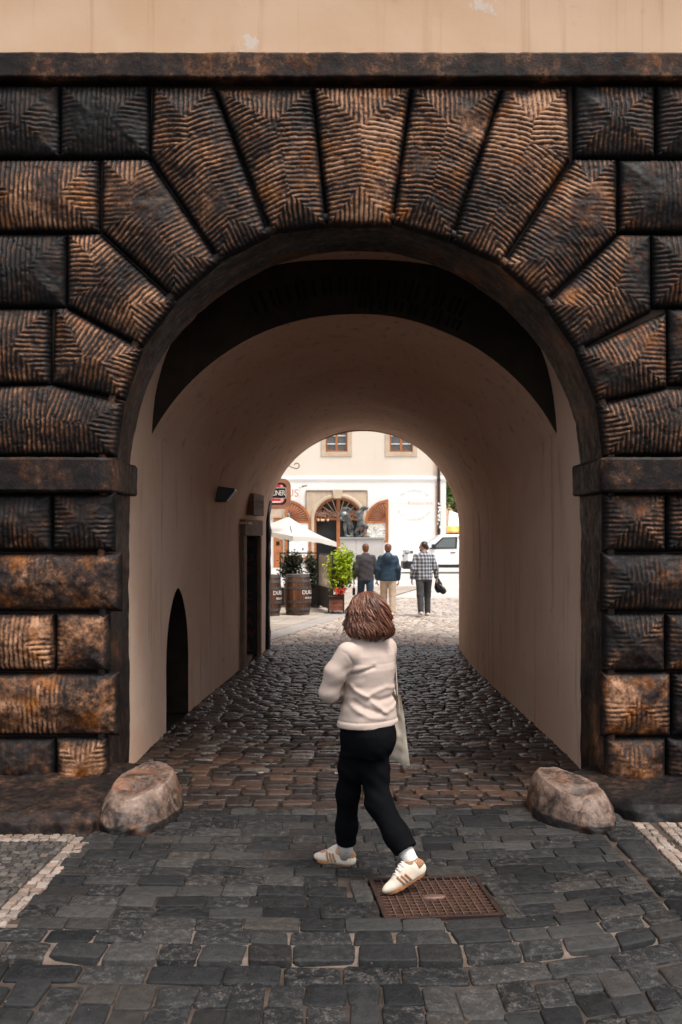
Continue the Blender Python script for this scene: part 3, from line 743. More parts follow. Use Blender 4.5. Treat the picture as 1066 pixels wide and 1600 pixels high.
# joint beds and plain sheets
bxs = np.linspace(-4.9, 4.9, 420); bas = np.linspace(.008, 2.62, 120)
G = np.zeros((420, 120, 3)); G[..., 0] = bxs[:, None]
G[..., 1] = STEP+bas[None]+np.array([curve(x) for x in bxs])[:, None]*np.maximum(0, 1-bas[None]/2.3)
G[..., 2] = -.013+.002*fbm(G[..., 0]*9, G[..., 1]*9, 0, 90)-.03*(np.arange(120) == 0)
Fb = gridfaces(420, 120); cb = G.reshape(-1, 3)[Fb].mean(1); du, dv_ = cb[:, 0]-GC[0], cb[:, 1]-GC[1]
inside = (np.abs(du*math.cos(GR)+dv_*math.sin(GR)) < GS) & (np.abs(-du*math.sin(GR)+dv_*math.cos(GR)) < GS)
near_ = cb[:, 1] < STEP+.42+np.array([curve(x) for x in cb[:, 0]])
tag(mesh('joint_bed', G.reshape(-1, 3), Fb[~inside & near_], M['joint_sand'], None), kind='structure')
tag(mesh('joint_bed', G.reshape(-1, 3), Fb[~inside & ~near_], M['joint_mid'], None), kind='structure')
G = np.zeros((200, 90, 3)); G[..., 0] = np.linspace(-4.9, 4.9, 200)[:, None]; v_ = np.linspace(1, 0, 90)[None]
G[..., 1] = 1.0*v_+(1-v_)*(STEP+.06+np.array([curve(x) for x in G[:, 0, 0]])[:, None]); G[..., 2] = -.040+.002*fbm(G[..., 0]*9, G[..., 1]*9, 0, 91)
tag(mesh('joint_bed', G.reshape(-1, 3), gridfaces(200, 90), M['joint_mid'], None), kind='structure')
flat('joint_bed', [(-2.1, 7.3), (2.3, 7.3), (2.3, 18.0), (-2.1, 18.0)], -.02, M['joint_dark'])
flat('joint_bed', [(-1.5, 18.0), (6, 18.0), (6, 31.5), (-1.5, 31.5)], -.016, simple('dark_square_joint', (.11, .09, .076), .95, .1, world=True))
flat('square', [(-30, 31.4), (60, 31.4), (60, 140), (-30, 140)], -.004, M['asphalt'])
flat('side_street', [(6, 10), (60, 10), (60, 31.4), (6, 31.4)], -.008, M['asphalt'])
ln = lambda o: [(edge_x(17.6)+o, 17.6), (edge_x(31.5)+o, 31.5)]
a, b = ln(0), ln(-.45)
mb = MB(); mb.add([(*a[0], .012), (*a[1], .012), (*b[1], .02), (*b[0], .02), (*a[0], -.05), (*a[1], -.05)], [(0, 1, 2, 3), (4, 5, 1, 0)]); tag(mb.build('gutter', M['gutter'], None), kind='structure')
Q = []; r = random.Random(21)
for i in range(34):
    for j in range(9):
        p = []
        for s, t in ((0, 0), (1, 0), (1, 1), (0, 1)):
            y = 17.7+(i+s)*.6; x = edge_x(y)-.46-(j+t)*.62; p.append((x, y))
        if max(v[0] for v in p) > -6: Q.append([p[0], p[1], p[2], p[3]][::-1])
stones('pavement', Q, .012, M['slab_st'] if 'slab_st' in M else m_setts('beige_slabs', [(.1, (.30, .255, .22)), (.6, (.37, .32, .275)), (1, (.44, .38, .33))], (.6, .85), .25, (.5, .45, .4), .2), .04, .004, .001, seed=14, dz=.0015, jit=.002, tilt=.001, m=8, n_exp=14, zf=lambda X, Y: .026+0*X)
flat('pavement_bed', [(-9, 17.6), (edge_x(17.6)-.45, 17.6), (edge_x(38)-.45, 38), (-9, 38)], .010, M['joint_dark'])
flat('street', [(-60, -40), (60, -40), (60, 1.05), (-60, 1.05)], -.03, simple('grey_road', (.05, .05, .05), .85, .25, world=True))
flat('street', [(4.85, 1.05), (60, 1.05), (60, 9.9), (4.85, 9.9)], -.03, simple('grey_road', (.05, .05, .05), .85, .25, world=True))
flat('street', [(-60, 1.05), (-4.85, 1.05), (-4.85, 17.5), (-60, 17.5)], -.03, simple('grey_road', (.05, .05, .05), .85, .25, world=True))
# mosaic pavements either side
def mosaic(name, x0, x1, y0, y1, s, mat, seed, zf=None, sl=0.0):
    r = random.Random(seed); Q = []; y = y0
    while y < y1:
        p = s*r.uniform(.9, 1.1); x = x0
        while x < x1:
            w = s*r.uniform(.85, 1.2); k = sl*(y-y0)
            x2 = min(x+w, x1)
            if x2-x > .02: Q.append([(x+k, y), (x2+k, y), (x2+k, min(y+p, y1)), (x+k, min(y+p, y1))])
            x += w
        y += p
    return stones(name, Q, .006, mat, .03, .004, .0015, m=8, seed=seed, dz=.002, jit=.003, tilt=.02, zf=zf)
mosaic('mosaic_border', -1.79, -1.66, 5.10, 6.60, .062, M['mosaic_light'], 31, sl=.05)
mosaic('mosaic_pavement', -4.6, -1.80, 5.10, 6.50, .058, M['mosaic_dark'], 32, sl=.05)
mosaic('mosaic_border', -4.6, -1.72, 6.505, 6.66, .062, M['mosaic_light'], 33)
kq = []; y = 5.18; r = random.Random(5)
while y < 6.85:
    l = r.uniform(.24, .36); kq.append([(1.72, y), (1.95, y), (1.95, y+l), (1.72, y+l)]); y += l
stones('kerb', kq, .016, M['sett_street'], .08, .016, .006, seed=15, dz=.004, jit=.01, tilt=.03, zf=lambda X, Y: .012+0*X)
mosaic('mosaic_border', 1.965, 2.10, 5.42, 6.93, .062, M['mosaic_light'], 35)
mosaic('mosaic_border', 2.135, 2.26, 5.5, 6.93, .06, M['mosaic_light'], 36)
mosaic('mosaic_pavement', 2.27, 4.6, 5.65, 6.93, .058, M['mosaic_light'], 37)
# drain grate
gt = thing('drain_grate', (GC[0], GC[1], 0), 'rusty square iron drain grate set in the setts under the walking foot', 'drain grate')
MG = Matrix.Translation((GC[0], GC[1], 0)) @ Matrix.Rotation(GR, 4, 'Z')
mb = MB(); S = GS; t = .026
for a in ((-S, S, -S, -S+t), (-S, S, S-t, S), (-S, -S+t, -S+t+.0005, S-t-.0005), (S-t, S, -S+t+.0005, S-t-.0005)): mb.box(*a, -.05, .008, MG)
mb.build('frame', M['rust_iron'], gt, bevel=.003)
M['grate_bar'] = simple('worn_iron', (.115, .062, .045), .5, .5, .4, 25, .4, 160, metallic=.2)
mb = MB(); n = 13
for i in range(1, n):
    u = -S+t+(2*S-2*t)*i/n
    mb.box(u-.0028, u+.0028, -S+t, S-t, -.020, .004, MG)
    mb.box(-S+t, S-t, u-.0028, u+.0028, -.018, .0015, MG)
mb.build('bar_grid', M['grate_bar'], gt)
mb = MB(); mb.box(-S+t, S-t, -S+t, S-t, -.115, -.075, MG)
mb.build('pit', M['pit'], gt)
mb = MB(); mb.lathe([(.001, -.02), (.06, -.02), (.058, .004), (.045, .009), (.02, .011), (.001, .011)], (0, 0, 0), 20)
o = mb.V[-1]; Mx = np.array(MG); mb.V[-1] = (o*np.array([1.2, .55, 1])) @ Mx[:3, :3].T+Mx[:3, 3]+np.array([.0, -.01, 0]); mb.build('keyhole_plate', M['grate_bar'], gt, smooth=True)

def grit(name, n, x0, x1, y0, y1, size, mat, seed, label):
    r = np.random.default_rng(seed); c = np.stack([r.uniform(x0, x1, n), r.uniform(y0, y1, n), np.full(n, .004)], 1)
    s_ = size*(.5+r.random((n, 1, 1))); V = c[:, None]+r.normal(0, 1, (n, 5, 3))*s_*np.array([1, 1, .35]); V[..., 2] = np.abs(V[..., 2])
    b = (np.arange(n)*5)[:, None]; F = np.concatenate([b+np.array([t]) for t in ((0, 1, 2), (0, 2, 3), (0, 3, 4), (1, 2, 4), (2, 3, 4), (0, 1, 4))])
    return tag(mesh(name, V.reshape(-1, 3), F, mat, None, smooth=False), label, 'grit', kind='stuff')
grit('grit', 900, -2.2, 2.2, 3.9, 7.2, .0035, M['joint_sand'], 5, 'pale sand grains and grit scattered over the street setts')
# ------------------------------------------------------------------ the house across the square
DB = 60.0
def bx(px): return (px-CX)/FPX*DB
def bz(py): return EYE-(py-HY)/FPX*DB
M['cream'] = m_plaster('cream_render', (.66, .58, .485), (.70, .62, .53), (.58, .49, .40), .25, .05, .3)
M['white_render'] = m_plaster('white_render', (.80, .78, .74), (.83, .81, .78), (.72, .69, .64), .2, .05, .3)
M['sandstone'] = m_plaster('pale_sandstone', (.46, .36, .26), (.55, .44, .33), (.36, .27, .19), .35, .1, 1.5)
M['orange_wood'] = simple('varnished_wood', (.36, .125, .04), .45, .4, .3, 3, .15, 30)
M['brown_wood'] = simple('reddish_wood', (.30, .115, .055), .5, .35, .3, 3, .2, 30)
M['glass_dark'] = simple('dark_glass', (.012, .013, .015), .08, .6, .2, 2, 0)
M['curtain'] = simple('grey_curtain', (.34, .30, .27), .9, .1, .3, 5)
M['white_paint'] = simple('white_paint', (.78, .76, .73), .5, .3, .06, 3)
rest = thing('restaurant', (2, DB, 0), 'cream and white restaurant house across the square with arched stone portal and two windows', 'building')
XB0, XB1 = -12.0, bx(697)
def rect_holes(x0, x1, z0, z1, holes):
    """rectangle minus rectangular holes (x0,x1,z0,z1): list of sub-rectangles"""
    xs = sorted({x0, x1, *[h[0] for h in holes], *[h[1] for h in holes]}); zs = sorted({z0, z1, *[h[2] for h in holes], *[h[3] for h in holes]})
    xs = [x for x in xs if x0 <= x <= x1]; zs = [z for z in zs if z0 <= z <= z1]; out = []
    for a, b in zip(xs, xs[1:]):
        for c, d in zip(zs, zs[1:]):
            if not any(h[0] <= (a+b)/2 <= h[1] and h[2] <= (c+d)/2 <= h[3] for h in holes): out.append((a, b, c, d))
    return out
zc0, zc1 = bz(752), bz(745)
wins = [(bx(509), bx(543), bz(706), bz(655)), (bx(609), bx(645), bz(706), bz(655)), (bx(409), bx(443), bz(706), bz(655))]
mb = MB()
for a, b, c, d in rect_holes(XB0, XB1, zc1, 12.5, wins): mb.box(a, b, DB, DB+.02, c, d)
for h in wins:
    mb.box(h[0]-.03, h[0], DB+.02, DB+.3, h[2], h[3]); mb.box(h[1], h[1]+.03, DB+.02, DB+.3, h[2], h[3]); mb.box(h[0], h[1], DB+.02, DB+.3, h[2]-.03, h[2])
mb.box(XB1-.02, XB1, DB+.02, DB+12, 0, 12.5)
mb.build('upper_wall', M['cream'], rest)
mb = MB(); mb.box(XB0-.3, XB1+.3, DB-.4, DB+12, 12.5, 12.8); mb.build('roof', simple('red_tiles', (.3, .10, .06), .8), rest)
PX0, PX1, PZ = bx(491), bx(567), bz(777); pc = (PX0+PX1)/2; pr = (PX1-PX0)/2; psz = PZ-pr*.93
ld = (bx(428), bx(442), 0, bz(806))
def plow(x):
    t = 1-((x-pc)/pr)**2
    return psz+pr*.93*math.sqrt(t) if t > 0 else 0.0
xs = stations(XB0, XB1, 20, [PX0, PX0+e, PX1, PX1-e]+list(pc+pr*np.cos(np.linspace(.02, PI-.02, 36))))
V, F = wall_with_hole(xs, plow, zc0, DB-.01); mesh('ground_floor_wall', V, F, M['white_render'], rest, smooth=False)
mb = MB(); mb.prism([(DB-.01, zc0), (DB-.06, zc0+.03), (DB-.10, zc0+.12), (DB-.10, zc1), (DB+.01, zc1+.04)], XB0, XB1+.05, axis='x'); mb.build('cornice', M['white_render'], rest)
for k, h in enumerate(wins):
    f = .27
    mb = MB()
    mb.box(h[0]-f, h[0], DB-.05, DB+.1, h[2]-f, h[3]+f); mb.box(h[1], h[1]+f, DB-.05, DB+.1, h[2]-f, h[3]+f)
    mb.box(h[0], h[1], DB-.05, DB+.1, h[2]-f, h[2]); mb.box(h[0], h[1], DB-.05, DB+.1, h[3], h[3]+f)
    w = mb.build('window', M['sandstone'], rest, bevel=.015)
    mb = MB(); y = DB+.12; m = (h[0]+h[1])/2
    for a, b in ((h[0], h[0]+.09), (m-.07, m+.07), (h[1]-.09, h[1])): mb.box(a, b, y, y+.07, h[2], h[3])
    for a, b in ((h[2], h[2]+.11), (h[3]-.1, h[3])): mb.box(h[0]+.09, m-.07, y, y+.06, a, b); mb.box(m+.07, h[1]-.09, y, y+.06, a, b)
    mb.build('frame', M['orange_wood'], w)
    mb = MB()
    for q in (1, 2, 3):
        zz = h[2]+(h[3]-h[2])*q/4
        mb.box(h[0]+.09, m-.07, y+.01, y+.05, zz-.025, zz+.025); mb.box(m+.07, h[1]-.09, y+.01, y+.05, zz-.025, zz+.025)
    mb.build_each('glazing_bar', M['white_paint'], w)
    mb = MB(); mb.box(h[0], h[1], y+.075, y+.08, h[2], h[3])
    n = Nodes('window_glass'); g = n.done((.6, .62, .62), .03, None, .5); n.b.inputs['Transmission Weight'].default_value = .85
    mb.build('pane', g, w)
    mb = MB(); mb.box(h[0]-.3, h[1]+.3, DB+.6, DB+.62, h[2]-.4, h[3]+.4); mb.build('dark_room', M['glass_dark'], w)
    # draped curtains behind the glass
    for sgn in (-1, 1):
        G = np.zeros((14, 20, 3)); u = np.linspace(0, 1, 14)[:, None]; v = np.linspace(0, 1, 20)[None]
        wid = (h[1]-h[0])*(.10+.30*v**1.6)
        xe = h[0]+.02 if sgn < 0 else h[1]-.02
        G[..., 0] = xe-sgn*wid*u; G[..., 1] = DB+.30+.04*np.sin(u*16); G[..., 2] = h[2]+(h[3]-h[2])*v
        mb = MB(); mb.grid(G); mb.build('curtain', M['curtain'], w, smooth=True)
# portal
mb = MB(); x0, x1, zt_ = bx(479), bx(573.5), bz(768)
def plow2(x):
    t = 1-((x-pc)/(pr+.0))**2
    return psz+pr*.93*math.sqrt(t) if t > 0 else 0.0
xs = stations(x0, x1, 8, [PX0, PX0+e, PX1, PX1-e]+list(pc+pr*np.cos(np.linspace(.02, PI-.02, 36))))
V, F = wall_with_hole(xs, plow2, zt_, DB-.09)
por = mesh('portal_surround', V, F, M['sandstone'], rest, smooth=False)
mb = MB(); mb.box(x0-.03, x0, DB-.11, DB, 0, zt_+.04); mb.box(x1, x1+.03, DB-.11, DB, 0, zt_+.04); mb.box(x0, x1, DB-.13, DB, zt_, zt_+.07); mb.build_each('edge_moulding', M['brown_stone'], por)
pts = [(PX0, z) for z in np.linspace(0, psz, 12)[:-1]]+[(pc+pr*math.cos(a), psz+pr*.93*math.sin(a)) for a in np.linspace(PI, 0, 40)]+[(PX1, z) for z in np.linspace(psz, 0, 12)[1:]]
pts = np.array(pts); cc = np.array([pc, psz]); dirs = pts-cc; dirs[pts[:, 1] < psz, 1] = 0; dirs /= np.linalg.norm(dirs, axis=1, keepdims=True)
G = np.zeros((len(pts), 5, 3))
for j, (o, y) in enumerate([(.22, DB-.092), (.20, DB-.15), (.05, DB-.16), (0, DB-.12), (0, DB+.45)]):
    G[:, j, 0] = pts[:, 0]+dirs[:, 0]*o; G[:, j, 2] = pts[:, 1]+dirs[:, 1]*o; G[:, j, 1] = y
mesh('arch_moulding', G.reshape(-1, 3), gridfaces(*G.shape[:2]), M['sandstone'], por, smooth=False)
mb = MB(); mb.prism([(bx(521.5), bz(779)), (bx(533.5), bz(779)), (bx(535.5), bz(765)), (bx(519.5), bz(765))], DB-.24, DB); mb.build('keystone', M['sandstone'], por, bevel=.02)
zt2 = bz(811)
door = None
mb = MB(); y = DB+.30
mb.box(bx(526), bx(531.5), y-.03, y+.1, 0, PZ-.05); mb.box(PX0, PX1, y-.01, y+.08, zt2-.06, zt2+.08)
for a0, a1, rI, rO in ((0, PI, pr-.14, pr+.01),):
    A = np.linspace(0, PI, 40)
    ringp = [(pc+rO*math.cos(a), psz+rO*.93*math.sin(a)) for a in A]+[(pc+rI*math.cos(a), psz+rI*.93*math.sin(a)) for a in A[::-1]]
    for i in range(39):
        mb.prism([ringp[i], ringp[i+1], ringp[78-i], ringp[79-i]], y-.02, y+.09)
mb.box(PX0, PX0+.12, y-.02, y+.09, 0, psz); mb.box(PX1-.12, PX1, y-.02, y+.09, 0, psz)
dfr = mb.build('door_frame', M['orange_wood'], rest)
mb = MB(); c0 = np.array([bx(528.7), zt2+.1])
for a in np.linspace(.28, PI-.28, 9):
    L = pr-.3 if abs(a-PI/2) > .2 else pr-.12
    q = c0+np.array([math.cos(a), math.sin(a)])*L
    mb.tube([(c0[0], y+.02, c0[1]), (q[0], y+.02, q[1])], .022, 6)
mb.build_each('fanlight_bar', M['sandstone'], dfr)
mb = MB(); mb.box(PX0, PX1, y+.11, y+.13, 0, PZ); mb.build('door', M['glass_dark'], rest)
# dried garland with small lamps over the doors
mb = MB(); r = random.Random(2)
for i in range(240):
    x = r.uniform(PX0+.1, PX1-.2); z = zt2+.26+r.gauss(0, .12); a = r.uniform(0, PI)
    mb.tube([(x, y-.16, z), (x+.22*math.cos(a), y-.16+r.uniform(-.1, .08), z+.10*math.sin(a))], .014, 4, a=r.random())
mb.build('dried_garland', simple('dried_twigs', (.42, .24, .17), .8, .1, .5, 3), dfr)
mb = MB()
for px in (497.5, 503, 505.5, 512.5): mb.lathe([(.01, -.06), (.06, -.03), (.07, .03), (.03, .08), (.001, .09)], (bx(px), y-.2, bz(813)), 10)
mb.build_each('lamp_bulb', simple('warm_bulb', (.75, .55, .32), .4), dfr, smooth=True)
# shutter leaves folded back beside the openings: a quarter fan above, a poster panel below
def shutter(xh, xe, zb_, flip, posters):
    """xh: hinge (straight) side, xe: curved side"""
    s = 1 if xe > xh else -1; wdt = abs(xe-xh); zt_ = bz(781); zr = bz(816); yy = DB-.16
    root = rest
    arc = [(xe-s*wdt*(1-math.cos(a)), zr+(zt_-zr)*math.sin(a)) for a in np.linspace(0, PI/2, 20)]
    pl = [(xh, zr)]+[(xe, zr)]+arc[1:]+[(xh, zt_)]
    mb = MB(); mb.prism(pl, yy, yy+.05); sh = mb.build('shutter', M['brown_wood'], rest)
    mb = MB()
    inner = [(xe-s*wdt*(1-math.cos(a))-s*.14*math.cos(a), zr+(zt_-zr-.14)*math.sin(a)) for a in np.linspace(0, PI/2, 20)]
    for i in range(19): mb.prism([arc[i], arc[i+1], inner[i+1], inner[i]], yy-.05, yy-.001)
    mb.box(min(xh, xh+s*.16), max(xh, xh+s*.16), yy-.06, yy-.001, zb_, zt_+.02)
    mb.box(min(xe, xe-s*.12), max(xe, xe-s*.12), yy-.045, yy+.05, zb_, zr+.02)
    mb.box(min(xh+s*.16, xe-s*.12), max(xh+s*.16, xe-s*.12), yy-.04, yy-.001, zr-.05, zr+.08); mb.box(min(xh+s*.16, xe-s*.12), max(xh+s*.16, xe-s*.12), yy-.04, yy+.04, zb_, zb_+.12)
    mb.build('frame', M['orange_wood'], sh)
    mb = MB()
    for a in np.linspace(.08, PI/2-.06, 11):
        q0 = (xh+s*.35*math.cos(a), zr+.1+.3*math.sin(a)); q1 = (xh+s*(wdt-.2)*math.cos(a), zr+.05+(zt_-zr-.26)*math.sin(a))
        mb.tube([(q0[0], yy-.012, q0[1]), (q1[0], yy-.012, q1[1])], [.02, .045], 6)
    mb.build_each('fan_slat', M['brown_wood'], sh, smooth=True)
    mb = MB(); mb.box(min(xh+s*.16, xe-s*.12), max(xh+s*.16, xe-s*.12), yy, yy+.02, zb_+.12, zr-.05); mb.build('poster', posters, sh)
def m_poster():
    n = Nodes('printed_poster'); p = n.mapv(n.objc(), (1.1, 1, 1.4)); f = n.noise(p, 1.6, 2, .4, 1.5)
    col = n.ramp(f, [(.30, (.75, .74, .72)), (.44, (.78, .77, .75)), (.475, (.12, .13, .14)), (.5, (.70, .69, .66)), (.56, (.55, .5, .33)), (.60, (.75, .74, .7)), (.66, (.35, .42, .36))])
    return n.done(col, .3)
shutter(bx(606.8), bx(570.5), bz(848), False, m_poster())
shutter(bx(446), bx(485.5), bz(874), True, M['white_paint'])
mb = MB(); mb.box(bx(442.5), bx(446), DB-.14, DB-.01, 0, bz(800)); mb.box(bx(415), bx(441), DB-.14, DB-.01, bz(809), bz(795)); mb.build('stone_jamb', M['sandstone'], rest)
mb = MB(); mb.box(bx(428), bx(441.5), DB-.10, DB-.02, 0, bz(809.5)); od = mb.build('side_door', M['orange_wood'], rest)
mb = MB(); mb.box(bx(432), bx(437), DB-.13, DB-.1, bz(852), bz(846)); mb.build('door_window', M['glass_dark'], od)
# painted lettering
M['red_letter'] = simple('faded_red_paint', (.60, .22, .15), .8)
M['pale_letter'] = simple('faded_grey_paint', (.65, .635, .62), .8)
M['pink_letter'] = simple('faded_pink_paint', (.68, .47, .43), .8)
def wall_text(t, x, z, size, mat, y=DB-.014, align='CENTER', sx=1.0, **k):
    V, F = text_geo(t, size, .002, align, **k); V = np.stack([V[:, 0]*sx+x, y-V[:, 2], V[:, 1]+z], 1)
    mesh('lettering', V, F, mat, rest, smooth=False)
wall_text('US', bx(467), bz(771), .62, M['red_letter'], align='RIGHT')
wall_text('Restaurant', bx(657), bz(786), .34, M['pink_letter'])
wall_text('restaurace', bx(627), bz(786.3), .20, M['pale_letter'], sx=1.1)
mb = MB(); r = random.Random(6)
lcx, lcz = bx(647), bz(790)
for a0, a1, R in ((.7, 2.45, 1.0), (3.5, 5.9, .95)):
    for a in np.arange(a0, a1, .085):
        if r.random() < .2: continue
        MM = Matrix.Translation((lcx+R*1.05*math.cos(a), DB-.015, lcz+R*.88*math.sin(a))) @ Matrix.Rotation(PI/2-a, 4, 'Y')
        mb.box(-.03, .03, -.002, .002, -.08, .08, MM)
mb.box(lcx-1.1, lcx+1.0, DB-.016, DB-.012, lcz-.05, lcz-.03)
mb.build('lettering', M['pale_letter'], rest)
dp = MB(); dp.tube([(bx(685.5), DB-.14, z) for z in (12.4, 8, 4, .1)], .085, 12)
pipe = dp.build('drainpipe', simple('dark_brown_pipe', (.05, .028, .022), .5), rest, smooth=True)
mb = MB()
for py in (750, 790, 830): mb.lathe([(.10, -.05), (.105, -.03), (.105, .03), (.10, .05)], (bx(685.5), DB-.14, bz(py)), 12)
mb.build_each('pipe_clip', M['black_metal'], pipe)
mb = MB(); r = random.Random(12)
for i in range(16):
    z = bz(r.uniform(787, 824)); a = r.uniform(-2.4, -.8); MM = Matrix.Translation((bx(685.5), DB-.14, z)) @ Matrix.Rotation(a, 4, 'Z')
    mb.box(.0875, .089, -.04, .04, -.07, .07, MM)
mb.build_each('sticker', M['white_paint'], pipe)
mb = MB(); mb.box(XB1-.62, XB1-.50, DB-.035, DB-.011, 0, zc0); mb.box(XB1-.72, XB1-.60, DB-.03, DB-.001, zc1+.05, 12.4); mb.build_each('corner_strip', simple('pink_strip', (.62, .44, .36), .9), rest)
cam_ = thing('security_camera', (bx(475), DB-.1, bz(760)), 'small pale security camera on the white wall above the portal', 'camera')
mb = MB(); x, z = bx(475), bz(760); mb.tube([(x-.25, DB-.01, z-.05), (x-.1, DB-.2, z-.05)], .035, 8); mb.build('bracket', M['white_paint'], cam_, smooth=True)
mb = MB(); mb.tube([(x-.12, DB-.24, z-.02), (x+.20, DB-.28, z+.05)], [.05, .06], 12); hb = mb.build('camera_body', simple('grey_plastic', (.25, .24, .23), .5), cam_, smooth=True)
# pastel house and tree seen past the corner
hs = thing('peach_house', (16, 92, 0), 'peach rendered house far behind the white van beyond the corner', 'building')
hw = [(9.8+2.6*i, 11.0+2.6*i, 2.0+3.2*j, 3.8+3.2*j) for i in range(5) for j in range(3)]
mb = MB()
for a, b, c, d in rect_holes(8.6, 24, 0, 9.5, hw): mb.box(a, b, 92, 92.02, c, d)
mb.box(8.58, 8.6, 92, 102, 0, 9.5); mb.build('wall', simple('peach_render', (.66, .44, .30), .9, .1, .1, 1), hs)
mb = MB(); mb.prism([(91.6, 9.5), (97, 12.5), (102.4, 9.5)], 8.3, 24.3, axis='x'); mb.build('roof', simple('red_roof', (.30, .10, .06), .8), hs)
for h in hw:
    mb = MB(); mb.box(h[0], h[1], 92.05, 92.1, h[2], h[3]); w = mb.build('window', M['glass_dark'], hs)
    mb = MB(); mb.box((h[0]+h[1])/2-.05, (h[0]+h[1])/2+.05, 92.0, 92.048, h[2], h[3]); mb.box(h[0], h[1], 92.02, 92.05, h[2]-.1, h[2]); mb.build('frame', M['white_paint'], w)
def leaves(c, rad, n, size, seed, clumps=14, shape=None):
    r = np.random.default_rng(seed); c = np.array(c, float); rad = np.array(rad, float)
    cc = r.normal(0, 1, (clumps, 3)); cc /= np.linalg.norm(cc, axis=1, keepdims=True); cc *= (r.random((clumps, 1))**.45)*.78
    k = r.integers(0, clumps, n); p = cc[k]+r.normal(0, .20, (n, 3)); p = c+p*rad
    a = r.random(n)*2*PI; el = r.normal(-.25, .55, n); s = size*(.6+.8*r.random(n))
    d = np.stack([np.cos(a)*np.cos(el), np.sin(a)*np.cos(el), np.sin(el)], 1); up = np.array([0, 0, 1.])+r.normal(0, .45, (n, 3))
    sd = np.cross(d, up); sd /= np.linalg.norm(sd, axis=1, keepdims=True); nn = np.cross(sd, d)
    w = .34*s[:, None]; L = s[:, None]
    V = np.stack([p-d*L*.5, p+sd*w-d*L*.05+nn*w*.25, p+d*L*.55-nn*w*.3, p-sd*w-d*L*.05+nn*w*.25, p+d*L*.05-nn*.05*w], 1)
    b = (np.arange(n)*5)[:, None]
    F = np.concatenate([b+np.array([[0, 1, 4]]), b+np.array([[1, 2, 4]]), b+np.array([[2, 3, 4]]), b+np.array([[3, 0, 4]])])
    rnd = np.clip(.5*r.random(clumps)[k]+.5*r.random(n), 0, 1)
    return V.reshape(-1, 3), F, np.repeat(rnd, 5)
def m_leaf(name, stops):
    n = Nodes(name); col = n.ramp(n.attr('rnd'), stops)
    n.b.inputs['Subsurface Weight'].default_value = .0
    m = n.done(col, .45, None, .4)
    tr = n.n('ShaderNodeBsdfTranslucent'); n.set(tr.inputs[0], col); ms = n.n('ShaderNodeMixShader'); ms.inputs[0].default_value = .3
    n.t.links.new(n.b.outputs[0], ms.inputs[1]); n.t.links.new(tr.outputs[0], ms.inputs[2]); n.t.links.new(ms.outputs[0], n.out.inputs[0])
    return m
M['leaf_tree'] = m_leaf('tree_leaves', [(.1, (.07, .12, .03)), (.6, (.17, .26, .07)), (1, (.32, .40, .14))])
M['leaf_lime'] = m_leaf('lime_leaves', [(.1, (.16, .26, .015)), (.5, (.42, .55, .03)), (1, (.72, .74, .08))])
M['leaf_grey'] = m_leaf('grey_green_leaves', [(.1, (.025, .032, .018)), (.6, (.09, .10, .06)), (1, (.26, .26, .17))])
M['bark'] = simple('bark', (.07, .05, .035), .9, .1, .4, 6, .5)
tr = thing('tree', (8.6, 76, 0), 'leafy green tree behind the right corner of the restaurant house', 'tree')
mb = MB(); mb.tube([(8.6, 76, 0), (8.55, 76, 1.6), (8.5, 76.1, 3.2), (8.6, 76, 5)], [.28, .2, .16, .08], 10)
for i in range(9):
    a = i*.72; mb.tube([(8.52, 76, 2.8+i*.22), (8.52+.8*math.cos(a), 76+.8*math.sin(a), 3.6+i*.3), (8.52+1.5*math.cos(a), 76+1.5*math.sin(a), 4.6+i*.3)], [.09, .06, .02], 6)
mb.build('trunk', M['bark'], tr, smooth=True)
V, F, rn = leaves((8.6, 76, 5.6), (2.1, 2.0, 2.4), 5200, .22, 4, 34); mesh('crown', V, F, M['leaf_tree'], tr, smooth=False, attrs={'rnd': rn})
# white stall tent and orange awning behind the van
tn = thing('stall_tent', (9.5, 66, 0), 'white pointed market tent behind the van', 'tent')
zt_, ze = GZ(803, 66), GZ(824, 66); xa_, xb_ = 6.75, 9.9
mb = MB(); mb.add([(xa_, 64.4, ze), (xb_, 64.4, ze), (xb_, 67.6, ze), (xa_, 67.6, ze), (7.0, 66, zt_+.22)], [(0, 1, 4), (1, 2, 4), (2, 3, 4), (3, 0, 4)]); mb.build('tent_roof', M['white_paint'], tn)
mb = MB()
for x in (xa_+.05, xb_-.05):
    for y in (64.45, 67.55): mb.tube([(x, y, 0), (x, y, ze)], .035, 8)
mb.build_each('pole', M['white_paint'], tn)
aw = thing('stall_awning', (9, 63, 0), 'orange striped stall awning right behind the roof of the van', 'awning')
mb = MB(); za, zb2 = GZ(822, 63), GZ(833, 63)
for i in range(14):
    x = 6.45+i*.3; mb.add([(x, 63, za), (x+.3, 63, za), (x+.3, 61.9, zb2+.12), (x, 61.9, zb2+.12), (x+.3, 61.88, zb2-.05), (x, 61.88, zb2-.05)], [(0, 1, 2, 3), (3, 2, 4, 5)], a=float(i % 2))
n = Nodes('orange_awning_cloth'); am = n.done(n.mix(n.attr('band'), (.70, .33, .06), (.74, .46, .15)), .8)
mb.build('awning_cloth', am, aw, attr='band')
mb = MB()
for x in (6.5, 8.6, 10.6): mb.tube([(x, 63, 0), (x, 63, za)], .03, 8)
mb.build_each('pole', M['white_paint'], aw)

